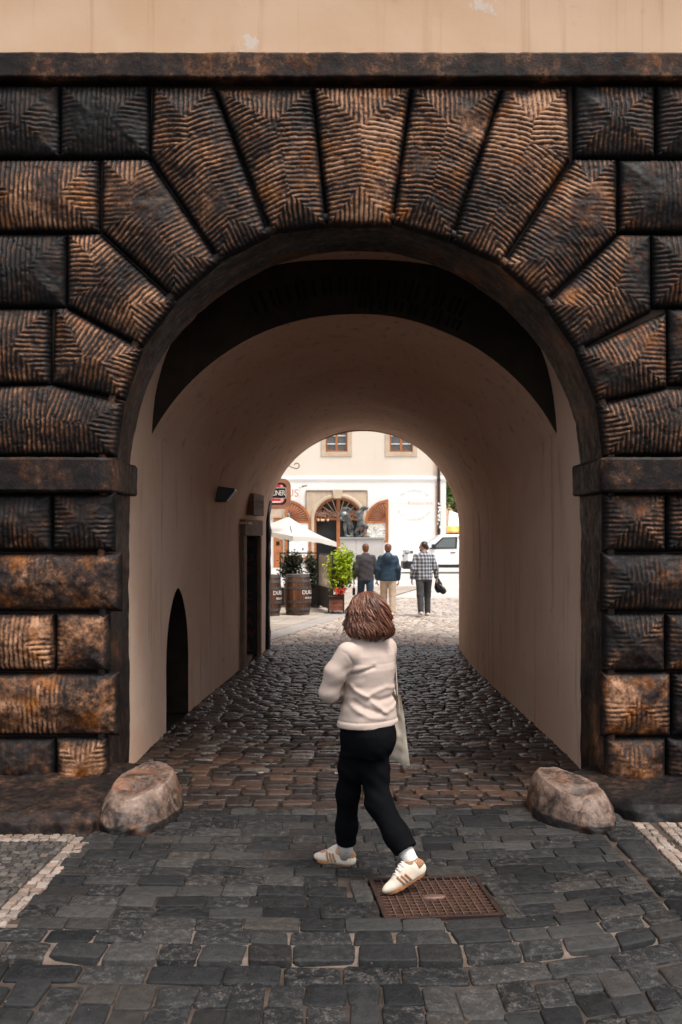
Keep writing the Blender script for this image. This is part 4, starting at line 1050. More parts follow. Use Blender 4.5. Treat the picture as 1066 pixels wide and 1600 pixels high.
# ------------------------------------------------------------------ hanging pub sign and its scroll bracket
SD = 27.0
sgn = thing('pub_sign', (GX(424, SD), SD, GZ(772, SD)), 'red and black hanging pub sign in a rounded brown wooden frame', 'sign')
sx1, sz0, sz1 = GX(454.5, SD), GZ(795.5, SD), GZ(748, SD); sw = .95; sx0 = sx1-sw
def rrect(x0, x1, z0, z1, r, n=8):
    P_ = []
    for cx_, cz_, a0 in ((x1-r, z1-r, 0), (x0+r, z1-r, PI/2), (x0+r, z0+r, PI), (x1-r, z0+r, 1.5*PI)):
        P_ += [(cx_+r*math.cos(a0+t), cz_+r*math.sin(a0+t)) for t in np.linspace(0, PI/2, n)]
    return P_
def ringprism(mb, A, B, y0, y1):
    n = len(A)
    for i in range(n): mb.prism([A[i], A[(i+1) % n], B[(i+1) % n], B[i]], y0, y1)
o_ = rrect(sx0, sx1, sz0, sz1, .20); i_ = rrect(sx0+.11, sx1-.11, sz0+.11, sz1-.11, .13)
mb = MB(); ringprism(mb, o_, i_, SD-.05, SD+.05); mb.build('frame', simple('brown_sign_wood', (.34, .15, .09), .45, .4, .25, 5), sgn)
mb = MB(); mb.prism(i_, SD-.038, SD+.038); mb.build('panel', simple('black_enamel', (.012, .012, .014), .3, .5, .2, 3), sgn)
ry = SD-.040
M['sign_red'] = simple('red_enamel', (.62, .035, .045), .35, .5, .1, 3); M['sign_white'] = simple('white_enamel', (.80, .76, .72), .4, .4, .05, 3)
red = rrect(sx0+.16, sx1-.165, sz0+.16, sz1-.16, .11)
def clipz(pl, zlo, zhi):
    return [(x, min(max(z, zlo), zhi)) for x, z in pl]
zm0, zm1 = GZ(778.5, SD), GZ(763, SD)
mb = MB(); mb.prism(clipz(red, zm1+.02, 9), ry-.002, ry); mb.prism(clipz(red, -9, zm0-.012), ry-.002, ry); mb.build('red_field', M['sign_red'], sgn)
mb = MB()
mb.box(sx0+.2, sx1-.27, ry-.004, ry-.0025, zm0-.12, zm0-.08)
mb.box(sx0+.12, sx1-.12, ry-.004, ry-.001, zm1+.002, zm1+.012); mb.box(sx0+.12, sx1-.12, ry-.004, ry-.001, zm0-.006, zm0+.002); mb.box(sx1-.132, sx1-.12, ry-.004, ry-.001, zm0+.002, zm1+.002)
mb.build('white_line', M['sign_white'], sgn)
mb = MB(); mb.prism([(sx1-.27, zm1+.022), (sx1-.18, zm1+.022), (sx1-.19, sz1-.22), (sx1-.23, sz1-.165), (sx1-.27, sz1-.165)], ry-.005, ry-.003); mb.prism([(sx1-.27, zm0-.015), (sx1-.18, zm0-.015), (sx1-.19, sz0+.22), (sx1-.23, sz0+.165), (sx1-.27, sz0+.165)], ry-.005, ry-.003)
mb.build_each('pink_field', simple('pink_enamel', (.72, .36, .34), .4, .4, .1, 3), sgn)
V, F = text_geo('DUBLINER', .165, .004, 'RIGHT', .88); V = np.stack([V[:, 0]*.60/np.ptp(V[:, 0])+sx1-.14, ry-.006-V[:, 2], V[:, 1]*1.2+(zm0+zm1)/2], 1); mesh('lettering', V, F, M['sign_white'], sgn, smooth=False)
V, F = text_geo('THE', .10, .004); V = np.stack([V[:, 0]+(sx0+sx1)/2-.03, ry-.006-V[:, 2], V[:, 1]+zm1+.075], 1); mesh('lettering', V, F, M['sign_white'], sgn, smooth=False)
ph = thing('pub_house', (-6, 26, 0), 'plain cream pub house along the left side of the terrace', 'building')
pw = [(20.5+3.2*i, 21.7+3.2*i, .9+2.9*j, 2.6+2.9*j) for i in range(5) for j in range(2)]
mb = MB()
for a, b, c, d in rect_holes(17.7, 36, 0, 7.0, pw): mb.box(-3.34, -3.32, a, b, c, d)
mb.box(-9, -3.34, 35.98, 36, 0, 7.0); mb.box(-9, -3.34, 17.68, 17.70, 0, 7.0)
mb.build('wall', M['cream'], ph)
mb = MB(); mb.prism([(-9.2, 7.0), (-6.2, 9.2), (-3.0, 7.0)], 17.6, 36.2); mb.build('roof', simple('old_roof_tiles', (.28, .10, .06), .8), ph)
for a, b, c, d in pw:
    mb = MB(); mb.box(-3.46, -3.42, a, b, c, d); w_ = mb.build('window', M['glass_dark'], ph)
    mb = MB(); mb.box(-3.42, -3.33, (a+b)/2-.04, (a+b)/2+.04, c, d); mb.box(-3.42, -3.30, a, b, c-.1, c); mb.build('frame', M['white_paint'], w_)
br = thing('sign_bracket', (-3.3, SD, 3.6), 'wrought iron scroll bracket curling out above the hanging pub sign', 'bracket')
zb_ = GZ(722, SD)
mb = MB(); s0 = P(469, 727.5, SD)
sc = []
cxy = P(463.5, 727.5, SD)
for a in np.linspace(-2.4, 2.9, 30): R = .082-.022*(a+2.4)/5.3; sc.append((cxy[0]+R*math.cos(a), SD, cxy[2]+R*math.sin(a)))
arm = [(-3.31, SD, zb_+.12), (-2.6, SD, zb_+.10), (GX(447, SD), SD, GZ(725.5, SD)), (GX(457, SD), SD, GZ(730.5, SD))]
mb.tube(arm+sc[2:], .011, 8); mb.build('scroll_bar', M['black_metal'], br, smooth=True)
mb = MB(); hx = (sx0+sx1)/2
for dx in (-.22, .22): mb.tube([(hx+dx, SD, sz1-.005), (hx+dx, SD, zb_+.03)], .006, 6)
mb.tube([(-2.6, SD, zb_+.08), (hx+.26, SD, zb_+.02)], .012, 6)
mb.build('hanger', M['black_metal'], br, smooth=True)
mb = MB(); mb.box(-3.318, -3.30, SD-.08, SD+.08, zb_, zb_+.24); mb.build('wall_plate', M['black_metal'], br)

# ------------------------------------------------------------------ terrace: umbrella, barrels, glass screens, planters
um = thing('cafe_umbrella', (-1.42, 28, 0), 'white square cafe umbrella open over the terrace, sagging to the right', 'umbrella')
ap = np.array([-1.44, 28, 2.44]); C4 = [np.array(v) for v in ((-.12, 28.1, 1.735), (-1.25, 26.7, 1.90), (-2.75, 27.8, 2.06), (-1.6, 29.3, 1.92))]
M['canvas'] = m_leaf('white_canvas', [(0, (.80, .77, .72)), (1, (.82, .79, .74))])
mb = MB(); G = []
for i in range(4):
    a, b = C4[i], C4[(i+1) % 4]; nu = 10; G = np.zeros((nu, 8, 3))
    for ui in range(nu):
        t = ui/(nu-1); ed = a*(1-t)+b*t; ed = ed+np.array([0, 0, .05])*4*t*(1-t)
        for vi in range(8):
            s = vi/7; p = ap*(1-s)+ed*s; p[2] -= .10*math.sin(PI*s)*.6; G[ui, vi] = p
    mb.grid(G)
    H = np.zeros((nu, 2, 3)); H[:, 0] = G[:, -1]; H[:, 1] = G[:, -1]-np.array([0, 0, .13]); H[:, 1, 2] += .015*np.sin(np.arange(nu)*2.1); mb.grid(H)
mb.build('canopy', M['canvas'], um, smooth=False, attr='rnd')
mb = MB()
for c_ in C4: mb.tube([ap-np.array([0, 0, .08]), c_*.985+ap*.015-np.array([0, 0, .04])], .012, 6)
for c_ in C4: mb.tube([(ap[0], ap[1], 1.75), ap*.5+c_*.5-np.array([0, 0, .10])], .012, 6)
mb.build_each('rib', M['black_metal'], um)
mb = MB(); mb.tube([(ap[0], ap[1], .05), (ap[0], ap[1], 2.44)], .025, 10); mb.lathe([(.028, 2.40), (.05, 2.44), (.04, 2.50), (.02, 2.53), (.001, 2.54)], (ap[0], ap[1], 0), 12); mb.build('pole', simple('grey_pole', (.2, .19, .18), .4), um, smooth=True)
mb = MB(); mb.lathe([(.3, .02), (.3, .07), (.06, .10), (.03, .3), (.001, .3)], (ap[0], ap[1], 0), 24); mb.build('base', M['black_metal'], um)
def m_barrel():
    n = Nodes('barrel_wood'); o = n.objc(); sp = n.n('ShaderNodeSeparateXYZ'); n.set(sp.inputs[0], o)
    ang = n.math('ARCTAN2', sp.outputs[1], sp.outputs[0]); st = n.math('FLOOR', n.math('MULTIPLY', ang, 26/(2*PI)))
    wn = n.n('ShaderNodeTexWhiteNoise', noise_dimensions='1D'); n.set(wn.inputs['W'], st)
    g = n.noise(n.mapv(o, (9, 9, 1.2)), 3, 5, .6); v = n.math('ADD', n.math('MULTIPLY', wn.outputs['Value'], .5), n.math('MULTIPLY', g, .6))
    col = n.ramp(v, [(.2, (.02, .010, .006)), (.5, (.075, .028, .014)), (.9, (.22, .085, .035))])
    fr = n.math('FRACT', n.math('MULTIPLY', ang, 26/(2*PI))); gr = n.math('GREATER_THAN', n.math('ABSOLUTE', n.math('SUBTRACT', fr, .5)), .46)
    col = n.mix(gr, col, (.008, .005, .004))
    return n.done(col, .5, n.bump(g, .4, .01), .35)
M['barrel'] = m_barrel(); M['hoop'] = simple('grey_hoop', (.085, .078, .075), .5, .4, .4, 6, .2, 50, metallic=.4)
def barrel(x, d, label, a_text):
    R, H = .325, .965
    b = thing('barrel', (x, d, .03), label, 'barrel', 'barrels on the terrace')
    pr_ = lambda t: .835*R+.165*R*(1-(2*t-1)**2)
    mb = MB(); prof = [(.001, .02), (pr_(0)-.02, .0), (pr_(0), .0)]+[(pr_(t), t*H) for t in np.linspace(.04, .98, 18)]+[(pr_(1), H), (pr_(1)-.025, H), (pr_(1)-.03, H-.03), (.001, H-.03)]
    mb.lathe(prof, (x, d, .03), 48); mb.build('staves', M['barrel'], b, smooth=True, flat_angle=.6)
    for t in (.03, .155, .33, .67, .84, .965):
        mb = MB(); w = .032; mb.lathe([(pr_(t-.03)+.001, t*H-w), (pr_(t-.03)+.007, t*H-w), (pr_(t+.03)+.007, t*H+w*.95), (pr_(t+.03)+.001, t*H+w*.95)], (x, d, .03), 48); mb.build('hoop', M['hoop'], b, smooth=True, flat_angle=.6)
    V, F = text_geo('DUBLINER', .135, .0, 'LEFT', .95); s = V[:, 0]; z = V[:, 1]; t = np.clip((.56*H+z)/H, 0, 1)
    r_ = np.array([pr_(q) for q in t])+.004; ang = a_text+s/R
    V = np.stack([x+r_*np.sin(ang), d-r_*np.cos(ang), .03+.56*H+z], 1); mesh('lettering', V, F, M['sign_white'], b, smooth=False)
    V, F = text_geo('IRISH BAR', .075, .0, 'LEFT', .95); s = V[:, 0]; z = V[:, 1]
    ang = a_text+.25+s/R; V = np.stack([x+(R+.003)*np.sin(ang), d-(R+.003)*np.cos(ang), .03+.42*H+z], 1); mesh('lettering', V, F, M['sign_white'], b, smooth=False)
barrel(GX(465.5, 24.6), 24.6, 'dark oak barrel with grey hoops and white lettering, in front of the glass screen', .35)
barrel(GX(420, 24.3)-.02, 24.3, 'lighter reddish barrel partly hidden by the dark stone edge of the passage', .45)
M['clear_glass'] = None
n = Nodes('tan_reflection_glass'); M['tan_reflection_glass'] = n.done((.62, .52, .44), .12, None, .5); n.b.inputs['Transmission Weight'].default_value = .45; n.b.inputs['IOR'].default_value = 1.1  # tan in the glass colour stands for a beige reflection
n = Nodes('clear_glass'); M['clear_glass'] = n.done((.93, .95, .94), .02, None, .5); n.b.inputs['Transmission Weight'].default_value = 1.0; n.b.inputs['IOR'].default_value = 1.02
def screen(p0, p1, z0, zg, z1, label, glass='clear_glass'):
    p0 = np.array(p0); p1 = np.array(p1); L = np.linalg.norm(p1-p0); a = math.atan2(p1[1]-p0[1], p1[0]-p0[0])
    s = thing('glass_screen', (*((p0+p1)/2), 0), label, 'screen', 'terrace glass screens')
    MM = Matrix.Translation((p0[0], p0[1], 0)) @ Matrix.Rotation(a, 4, 'Z'); t = .032
    mb = MB(); mb.box(0, t, -t/2, t/2, .03, z1, MM); mb.box(L-t, L, -t/2, t/2, .03, z1, MM); mb.box(t, L-t, -t/2, t/2, z1-t, z1, MM); mb.box(t, L-t, -t/2, t/2, zg-t, zg, MM); mb.build('frame', M['black_metal'], s)
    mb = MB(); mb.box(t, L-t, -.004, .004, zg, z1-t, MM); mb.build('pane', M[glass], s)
    mb = MB(); mb.box(t, L-t, -.01, .01, .10, zg-t, MM); mb.build('lower_panel', simple('dark_panel', (.02, .016, .014), .5), s)
    mb = MB(); mb.box(-.02, t+.02, -.2, .2, .027, .045, MM); mb.box(L-t-.02, L+.02, -.2, .2, .027, .045, MM); mb.build_each('foot', M['black_metal'], s)
screen((-1.62, 27), (-.60, 27), .1, .55, 1.475, 'black framed glass screen behind the barrels')
screen((-.59, 26.95), (-.20, 24.9), .1, .62, 1.46, 'black framed glass screen turned towards the passage beside the flower crate', 'tan_reflection_glass')
def crate(name, label, x0, x1, y0, y1, z0, z1):
    c_ = thing(name, ((x0+x1)/2, (y0+y1)/2, 0), label, 'planter')
    mb = MB(); k = 4; hgt = (z1-z0)/k
    for i in range(k):
        a, b = z0+i*hgt, z0+(i+1)*hgt-.008
        mb.box(x0, x1, y0, y0+.025, a, b); mb.box(x0, x1, y1-.025, y1, a, b); mb.box(x0, x0+.025, y0+.026, y1-.026, a, b); mb.box(x1-.025, x1, y0+.026, y1-.026, a, b)
    mb.build('crate_board', simple('red_brown_boards', (.20, .075, .045), .6, .3, .5, 8, .3, 60), c_)
    mb = MB(); mb.box(x0+.03, x1-.03, y0+.03, y1-.03, z0+.02, z1-.04); mb.build('soil', M['earth'], c_)
    mb = MB()
    for x in (x0-.012, x1-.02):
        for y in (y0-.012, y1-.02): mb.box(x, x+.032, y, y+.032, .025, z1+.01)
    mb.box(x0+.02, x1-.02, y0-.014, y0-.002, z1-.10, z1-.03)
    mb.build('metal_frame', M['black_metal'], c_)
    return c_
cr = crate('flower_crate', 'reddish wooden crate planter holding the lime green shrub and red flowers', -.31, .07, 24.85, 25.4, .10, .47)
def shrub(name, label, c_, rad, n, size, leaf, seed, group=None, clumps=14, stem_z=None):
    s = thing(name, (c_[0], c_[1], stem_z or 0), label, 'shrub', group)
    mb = MB(); r = random.Random(seed)
    for i in range(9):
        a = r.uniform(0, 2*PI); q = r.uniform(.25, .6); mb.tube([(c_[0]+.03*math.cos(a), c_[1]+.03*math.sin(a), stem_z), (c_[0]+rad[0]*q*.5*math.cos(a), c_[1]+rad[1]*q*.5*math.sin(a), (stem_z+c_[2])/2), (c_[0]+rad[0]*q*math.cos(a), c_[1]+rad[1]*q*math.sin(a), c_[2]+rad[2]*.3)], [.014, .010, .005], 5)
    mb.build('stem', M['bark'], s)
    V, F, rn = leaves(c_, rad, n, size, seed, clumps); mesh('foliage', V, F, leaf, s, smooth=False, attrs={'rnd': rn})
    return s
shrub('lime_shrub', 'bushy bright lime green shrub growing in the flower crate', (-.02, 25.1, 1.08), (.36, .33, .62), 3000, .085, M['leaf_lime'], 11, clumps=30, stem_z=.44)
fl = thing('red_flowers', (-.05, 24.9, .45), 'small red geranium flowers at the foot of the lime green shrub', 'flowers')
mb = MB(); r = random.Random(5)
for i in range(26):
    x = r.uniform(-.15, .10); z = .50+r.uniform(0, .14); yy = 24.86-r.uniform(0, .1)
    for k in range(6):
        a = r.uniform(0, 2*PI); mb.lathe([(.002, -.008), (.016, 0), (.012, .01), (.001, .014)], (x+.02*math.cos(a), yy+r.uniform(-.02, .02), z+.02*math.sin(a)), 6)
mb.build('blossom', simple('red_petals', (.62, .05, .03), .5, .3, .3, 9), fl, smooth=True)
mb = MB()
for i in range(18): x = r.uniform(-.13, .09); mb.tube([(x*.6, 24.92, .44), (x, 24.85, .56)], .004, 4)
mb.build('stem', M['leaf_grey'], fl)
for k, (x, y, z, label) in enumerate([(-1.28, 27.5, 1.10, 'grey green shrub in a dark pot behind the larger barrel'), (-.72, 27.4, 1.0, 'dark leafy shrub in a pot behind the corner of the glass screens')]):
    pt = thing('plant_pot', (x, y, .03), ['black round pot under the grey green shrub behind the larger barrel', 'black round pot behind the corner of the glass screens'][k], 'pot', 'pots behind the glass screens')
    mb = MB(); mb.lathe([(.001, 0), (.17, 0), (.23, .52), (.26, .54), (.26, .6), (.22, .6), (.21, .55), (.001, .54)], (x, y, .03), 28); mb.build('vessel', M['black_metal'], pt, smooth=True, flat_angle=.6)
    mb = MB(); mb.lathe([(.001, .545), (.2, .552), (.2, .53)], (x, y, .03), 20); mb.build('soil', M['earth'], pt)
    shrub('potted_shrub', label, (x, y, z), (.42 if k == 0 else .26, .3, .50 if k == 0 else .58), 1700 if k == 0 else 1500, .075, M['leaf_grey'], 31+k, 'shrubs behind the glass screens', 22, .56)
# ------------------------------------------------------------------ white van
VD = 51.0; VX = GX(630.5, VD)-.02
van = thing('van', (VX+2.4, VD+.95, 0), 'white delivery van with black lower bumper parked by the restaurant corner', 'van')
M['van_white'] = simple('white_car_paint', (.78, .77, .76), .22, .5, .03, 2, 0)
top = [(0.0, .42), (.02, .75), (.06, 1.02), (.16, 1.16), (.55, 1.26), (1.05, 1.34), (1.85, 1.90), (2.05, 1.95), (3.4, 1.97), (4.75, 1.93), (4.92, 1.80), (4.95, .9), (4.95, .32)]
bot = [(4.95, .32), (4.45, .30)]+[(4.03+.42*math.cos(a), .33+.42*math.sin(a)) for a in np.linspace(.0, PI, 12)]+[(3.55, .28), (1.42, .28)]+[(.98+.42*math.cos(a), .33+.42*math.sin(a)) for a in np.linspace(.0, PI, 12)]+[(.5, .28), (.06, .26)]
prof = np.array(top+bot[1:]); n_ = len(prof)
secs = [(0, 0.90, .06), (.02, .97, .015), (.07, 1.0, 0), (.5, 1.0, -.01), (1.43, 1.0, -.01), (1.86, 1.0, 0), (1.91, .97, .015), (1.93, .90, .06)]
G = np.zeros((len(secs), n_+1, 3)); cen = np.array([2.4, 1.0])
for i, (yy, sc_, _) in enumerate(secs):
    q = cen+(prof-cen)*np.array([1-(1-sc_)*.25, 1-(1-sc_)*.5]); 
    tum = 0.10*np.clip((q[:, 1]-1.1)/.85, 0, 1)
    yv = np.full(n_, VD+yy)+tum*(1 if yy < .96 else -1)*(1 if abs(yy-.96) > .5 else 0)
    # round the nose in plan
    yv = yv+0; xq = q[:, 0]+.22*np.clip(1-q[:, 0]/.5, 0, 1)*(abs(yy-.965)/.965)**3
    G[i, :n_, 0] = VX+xq; G[i, :n_, 1] = yv; G[i, :n_, 2] = q[:, 1]; G[i, n_] = G[i, 0]
mb = MB(); mb.grid(G); mb.add(G[0, :n_], [tuple(range(n_))]); mb.add(G[-1, :n_], [tuple(range(n_))[::-1]])
mb.build('body', M['van_white'], van, smooth=True, flat_angle=.5)
def vside(poly, y): # polygon on the near side with tumblehome
    return [(VX+x, VD+y+.10*min(max((z-1.1)/.85, 0), 1), z) for x, z in poly]
M['van_glass'] = simple('van_glass', (.10, .115, .115), .06, .6, .1, 1, 0)
def sheet(name, pl, y, mat, th=.02, parent=van):
    A = vside(pl, y); B = [(a, b+th, c) for a, b, c in A]; k = len(A)
    mb = MB(); mb.add(A+B, [tuple(range(k))]+[(i, (i+1) % k, (i+1) % k+k, i+k) for i in range(k)]); return mb.build(name, mat, parent)
sheet('black_trim', [(1.28, 1.22), (1.42, 1.30), (1.98, 1.80), (2.72, 1.82), (2.68, 1.24)], -.012, M['black_metal'])
sheet('side_window', [(1.55, 1.30), (2.02, 1.75), (2.62, 1.76), (2.60, 1.29)], -.018, M['van_glass'])
sheet('door_handle', [(2.36, 1.06), (2.60, 1.07), (2.60, 1.03), (2.36, 1.02)], -.03, M['black_metal'])
sheet('door_seam', [(2.74, .42), (2.76, .42), (2.80, 1.86), (2.78, 1.86)], -.004, M['black_metal'])
sheet('side_strip', [(1.46, .45), (3.5, .45), (3.5, .30), (1.46, .30)], -.006, M['black_metal'])
mb = MB(); mb.box(VX-.005, VX+.30, VD+.10, VD+1.83, .22, .60); mb.box(VX+.16, VX+.58, VD-.006, VD+.2, .22, .66); mb.build('bumper', M['black_metal'], van, bevel=.06)
for y in (VD+.02, VD+1.52):
    mb = MB(); mb.box(VX+.10, VX+.52, y-.03, y+.40, .98, 1.15); hl = mb.build('headlight', simple('headlamp', (.10, .10, .11), .1, .6), van, bevel=.05)
    mb = MB(); mb.box(VX+.13, VX+.36, y-.034, y+.404, 1.06, 1.10); mb.build('lamp_strip', M['white_paint'], hl)
mb = MB(); mb.box(VX+.05, VX+.2, VD+.46, VD+1.48, .80, .92); mb.build('grille', M['black_metal'], van, bevel=.02)
mb = MB(); A_ = [(1.12, 1.36), (1.83, 1.87)]; mb.add([(VX+1.10, VD+.2, 1.385), (VX+1.83, VD+.26, 1.90), (VX+1.83, VD+1.67, 1.90), (VX+1.10, VD+1.73, 1.385)], [(0, 1, 2, 3)]); mb.build('windscreen', M['van_glass'], van)
mb = MB(); mb.box(VX+1.42, VX+1.62, VD-.22, VD-.03, 1.22, 1.46); mb.build('mirror', M['black_metal'], van, bevel=.03)
mb = MB(); mb.box(VX+2.3, VX+4.2, VD+.25, VD+1.68, 1.965, 2.04); mb.build('roof_rack', M['black_metal'], van, bevel=.02)
for x in (.98, 4.03):
    for y in (VD+.02, VD+1.66):
        pr2 = [(.001, 0), (.19, 0), (.2, .02), (.30, .0), (.33, .03), (.33, .20), (.30, .23), (.001, .23)]
        mb = MB(); mb.lathe(pr2, (0, 0, 0), 28); mb.V[-1] = np.stack([mb.V[-1][:, 0]+VX+x, mb.V[-1][:, 2]+y, mb.V[-1][:, 1]+.33], 1); wh = mb.build('wheel', M['black_metal'], van, smooth=True, flat_angle=.6)
        mb = MB(); mb.lathe([(.001, -.02), (.06, -.02), (.19, .0), (.19, .03), (.001, .03)], (0, 0, 0), 20); mb.V[-1] = np.stack([mb.V[-1][:, 0]+VX+x, mb.V[-1][:, 2]+y+(0 if y < VD+1 else .22), mb.V[-1][:, 1]+.33], 1); mb.build('rim', simple('grey_rim', (.3, .3, .3), .35, .5, .1, 3), wh, smooth=True)
# ------------------------------------------------------------------ figures as distance fields turned into one skin each
class Field:
    def __init__(s, lo, hi, h):
        s.lo = np.array(lo, float); s.h = h; s.n = np.ceil((np.array(hi)-s.lo)/h).astype(int)+1
        s.ax = [s.lo[i]+h*np.arange(s.n[i]) for i in range(3)]; s.f = np.full(s.n, 1.0)
    def sub(s, lo, hi):
        sl = []
        for i in range(3):
            a = int(max(0, math.floor((lo[i]-s.lo[i])/s.h))); b = int(min(s.n[i], math.ceil((hi[i]-s.lo[i])/s.h)+1)); sl.append(slice(a, max(a, b)))
        sl = tuple(sl); g = np.meshgrid(*[s.ax[i][sl[i]] for i in range(3)], indexing='ij', sparse=True)
        return sl, g
    def _min(s, sl, d, k):
        f = s.f[sl]
        if f.size == 0: return
        if k <= 0: s.f[sl] = np.minimum(f, d); return
        h = np.clip(.5+.5*(f-d)/k, 0, 1); s.f[sl] = f*(1-h)+d*h-k*h*(1-h)
    def cap(s, a, b, ra, rb=None, k=.02, sc=None):
        a = np.array(a, float); b = np.array(b, float); rb = ra if rb is None else rb; m = max(ra, rb)+k+3*s.h+.02
        sl, (X, Y, Z) = s.sub(np.minimum(a, b)-m, np.maximum(a, b)+m); ab = b-a; L2 = max(ab@ab, 1e-9)
        t = np.clip(((X-a[0])*ab[0]+(Y-a[1])*ab[1]+(Z-a[2])*ab[2])/L2, 0, 1)
        d = np.sqrt((X-a[0]-t*ab[0])**2+(Y-a[1]-t*ab[1])**2+(Z-a[2]-t*ab[2])**2)-(ra+(rb-ra)*t); s._min(sl, d, k)
    def chain(s, pts, rs, k=.02):
        for i in range(len(pts)-1): s.cap(pts[i], pts[i+1], rs[i], rs[i+1], k)
    def ell(s, c, r, k=.02, ax=None):
        """ax: rows are the ellipsoid's own x,y,z directions"""
        c = np.array(c, float); r = np.array(r, float); m = max(r)+k+3*s.h+.02; sl, (X, Y, Z) = s.sub(c-m, c+m)
        X, Y, Z = X-c[0], Y-c[1], Z-c[2]
        if ax is not None: X, Y, Z = [X*a[0]+Y*a[1]+Z*a[2] for a in ax]
        k0 = np.sqrt((X/r[0])**2+(Y/r[1])**2+(Z/r[2])**2); k1 = np.sqrt((X/r[0]**2)**2+(Y/r[1]**2)**2+(Z/r[2]**2)**2)
        s._min(sl, k0*(k0-1)/np.maximum(k1, 1e-6), k)
    def stack(s, secs, R, Fv, k=.02, flatb=True, power=2.3):
        """secs: (z, cx, cy, half width along R, half depth along Fv) from bottom to top"""
        q = np.array(secs, float); zl, zh = q[0, 0], q[-1, 0]; m = q[:, 3:].max()+.05
        sl, (X, Y, Z) = s.sub((q[:, 1].min()-m, q[:, 2].min()-m, zl-.05), (q[:, 1].max()+m, q[:, 2].max()+m, zh+.05))
        zc = np.clip(Z, zl, zh); I = lambda j: np.interp(zc, q[:, 0], q[:, j])
        dx, dy = X-I(1), Y-I(2); u = dx*R[0]+dy*R[1]; v = dx*Fv[0]+dy*Fv[1]; a, b = I(3), I(4)
        k0 = (np.abs(u/a)**power+np.abs(v/b)**power)**(1/power); d = (k0-1)*np.minimum(a, b)
        dz = np.maximum(zl-Z, Z-zh); d = np.maximum(d, dz)+0*d
        s._min(sl, d, k)
    def grid(s): return np.meshgrid(*s.ax, indexing='ij', sparse=True)
    def carve(s, d): s.f = np.maximum(s.f, -d)
    def mesh(s):
        f = s.f; ins = f < 0; n = f.shape; off = [(i, j, k) for i in (0, 1) for j in (0, 1) for k in (0, 1)]
        def cs(a, o): return a[o[0]:n[0]-1+o[0], o[1]:n[1]-1+o[1], o[2]:n[2]-1+o[2]]
        cnt = sum(cs(ins, o).astype(np.int8) for o in off); act = (cnt > 0) & (cnt < 8); I = np.argwhere(act)
        pos = np.zeros((len(I), 3)); num = np.zeros(len(I))
        ii = tuple(I.T)
        val = {o: f[ii[0]+o[0], ii[1]+o[1], ii[2]+o[2]] for o in off}
        for a in off:
            for ax in range(3):
                if a[ax]: continue
                b = list(a); b[ax] = 1; b = tuple(b); fa, fb = val[a], val[b]; mk = (fa < 0) != (fb < 0)
                t = np.where(mk, fa/np.where(mk, fa-fb, 1), 0); p = np.array(a, float)[None]+np.eye(3)[ax][None]*t[:, None]
                pos += np.where(mk[:, None], p, 0); num += mk
        V = s.lo+s.h*(I+pos/num[:, None]); idx = np.full(act.shape, -1, np.int64); idx[ii] = np.arange(len(I)); Fs = []
        for ax in range(3):
            o1, o2 = [x for x in range(3) if x != ax]
            sa = [slice(1, n[q]-1) for q in range(3)]; sb = list(sa); sa[ax] = slice(0, n[ax]-1); sb[ax] = slice(1, n[ax])
            A, B = ins[tuple(sa)], ins[tuple(sb)]; E = np.argwhere(A != B)
            if not len(E): continue
            st = A[tuple(E.T)]; base = E.copy(); 
            for q in range(3):
                if q != ax: base[:, q] += 1
            def g(d1, d2):
                c = base.copy(); c[:, o1] += d1; c[:, o2] += d2; return idx[tuple(c.T)]
            qd = np.stack([g(-1, -1), g(0, -1), g(0, 0), g(-1, 0)], 1)
            fl = st if ax != 1 else ~st
            qd[~fl] = qd[~fl][:, ::-1]; Fs.append(qd)
        F = np.concatenate(Fs); return V, F[(F >= 0).all(1)]
def relax(V, F, it=1, lam=.5):
    for _ in range(it):
        S = np.zeros_like(V); c = np.zeros(len(V))
        for a in range(4):
            b = F[:, (a+1) % 4]; np.add.at(S, F[:, a], V[b]); np.add.at(c, F[:, a], 1); np.add.at(S, b, V[F[:, a]]); np.add.at(c, b, 1)
        V = V*(1-lam)+lam*S/np.maximum(c, 1)[:, None]
    return V
def unit(v): v = np.array(v, float); return v/max(np.linalg.norm(v), 1e-9)
def hand(f, w, d, pn, s=1.0, curl=.5, thumb_side=1):
    """wrist w, direction d, palm normal pn; a palm, four unequal fingers, a thumb from the palm's side"""
    d = unit(d); pn = unit(pn-np.dot(pn, d)*d); sd = np.cross(d, pn)*thumb_side
    for o in (-.028, -.009, .010, .028): f.cap(w+sd*o*s*.6, w+d*.085*s+sd*o*s, .013*s, .0125*s, .010)
    for o, L in ((-.031, .058), (-.0105, .072), (.0105, .078), (.031, .070)):
        b = w+d*.088*s+sd*o*s; e1 = b+(d*math.cos(curl*.7)+pn*math.sin(curl*.7))*L*.5*s; e2 = e1+(d*math.cos(curl*1.9)+pn*math.sin(curl*1.9))*L*.5*s
        f.cap(b, e1, .0095*s, .009*s, .004); f.cap(e1, e2, .009*s, .0075*s, .004)
    t0 = w+d*.028*s+sd*.030*s; t1 = t0+(d*.6+sd*.75+pn*.25)*.040*s; t2 = t1+(d*.85+sd*.25+pn*.35)*.034*s
    f.cap(t0, t1, .0125*s, .0105*s, .008); f.cap(t1, t2, .0105*s, .0085*s, .004)
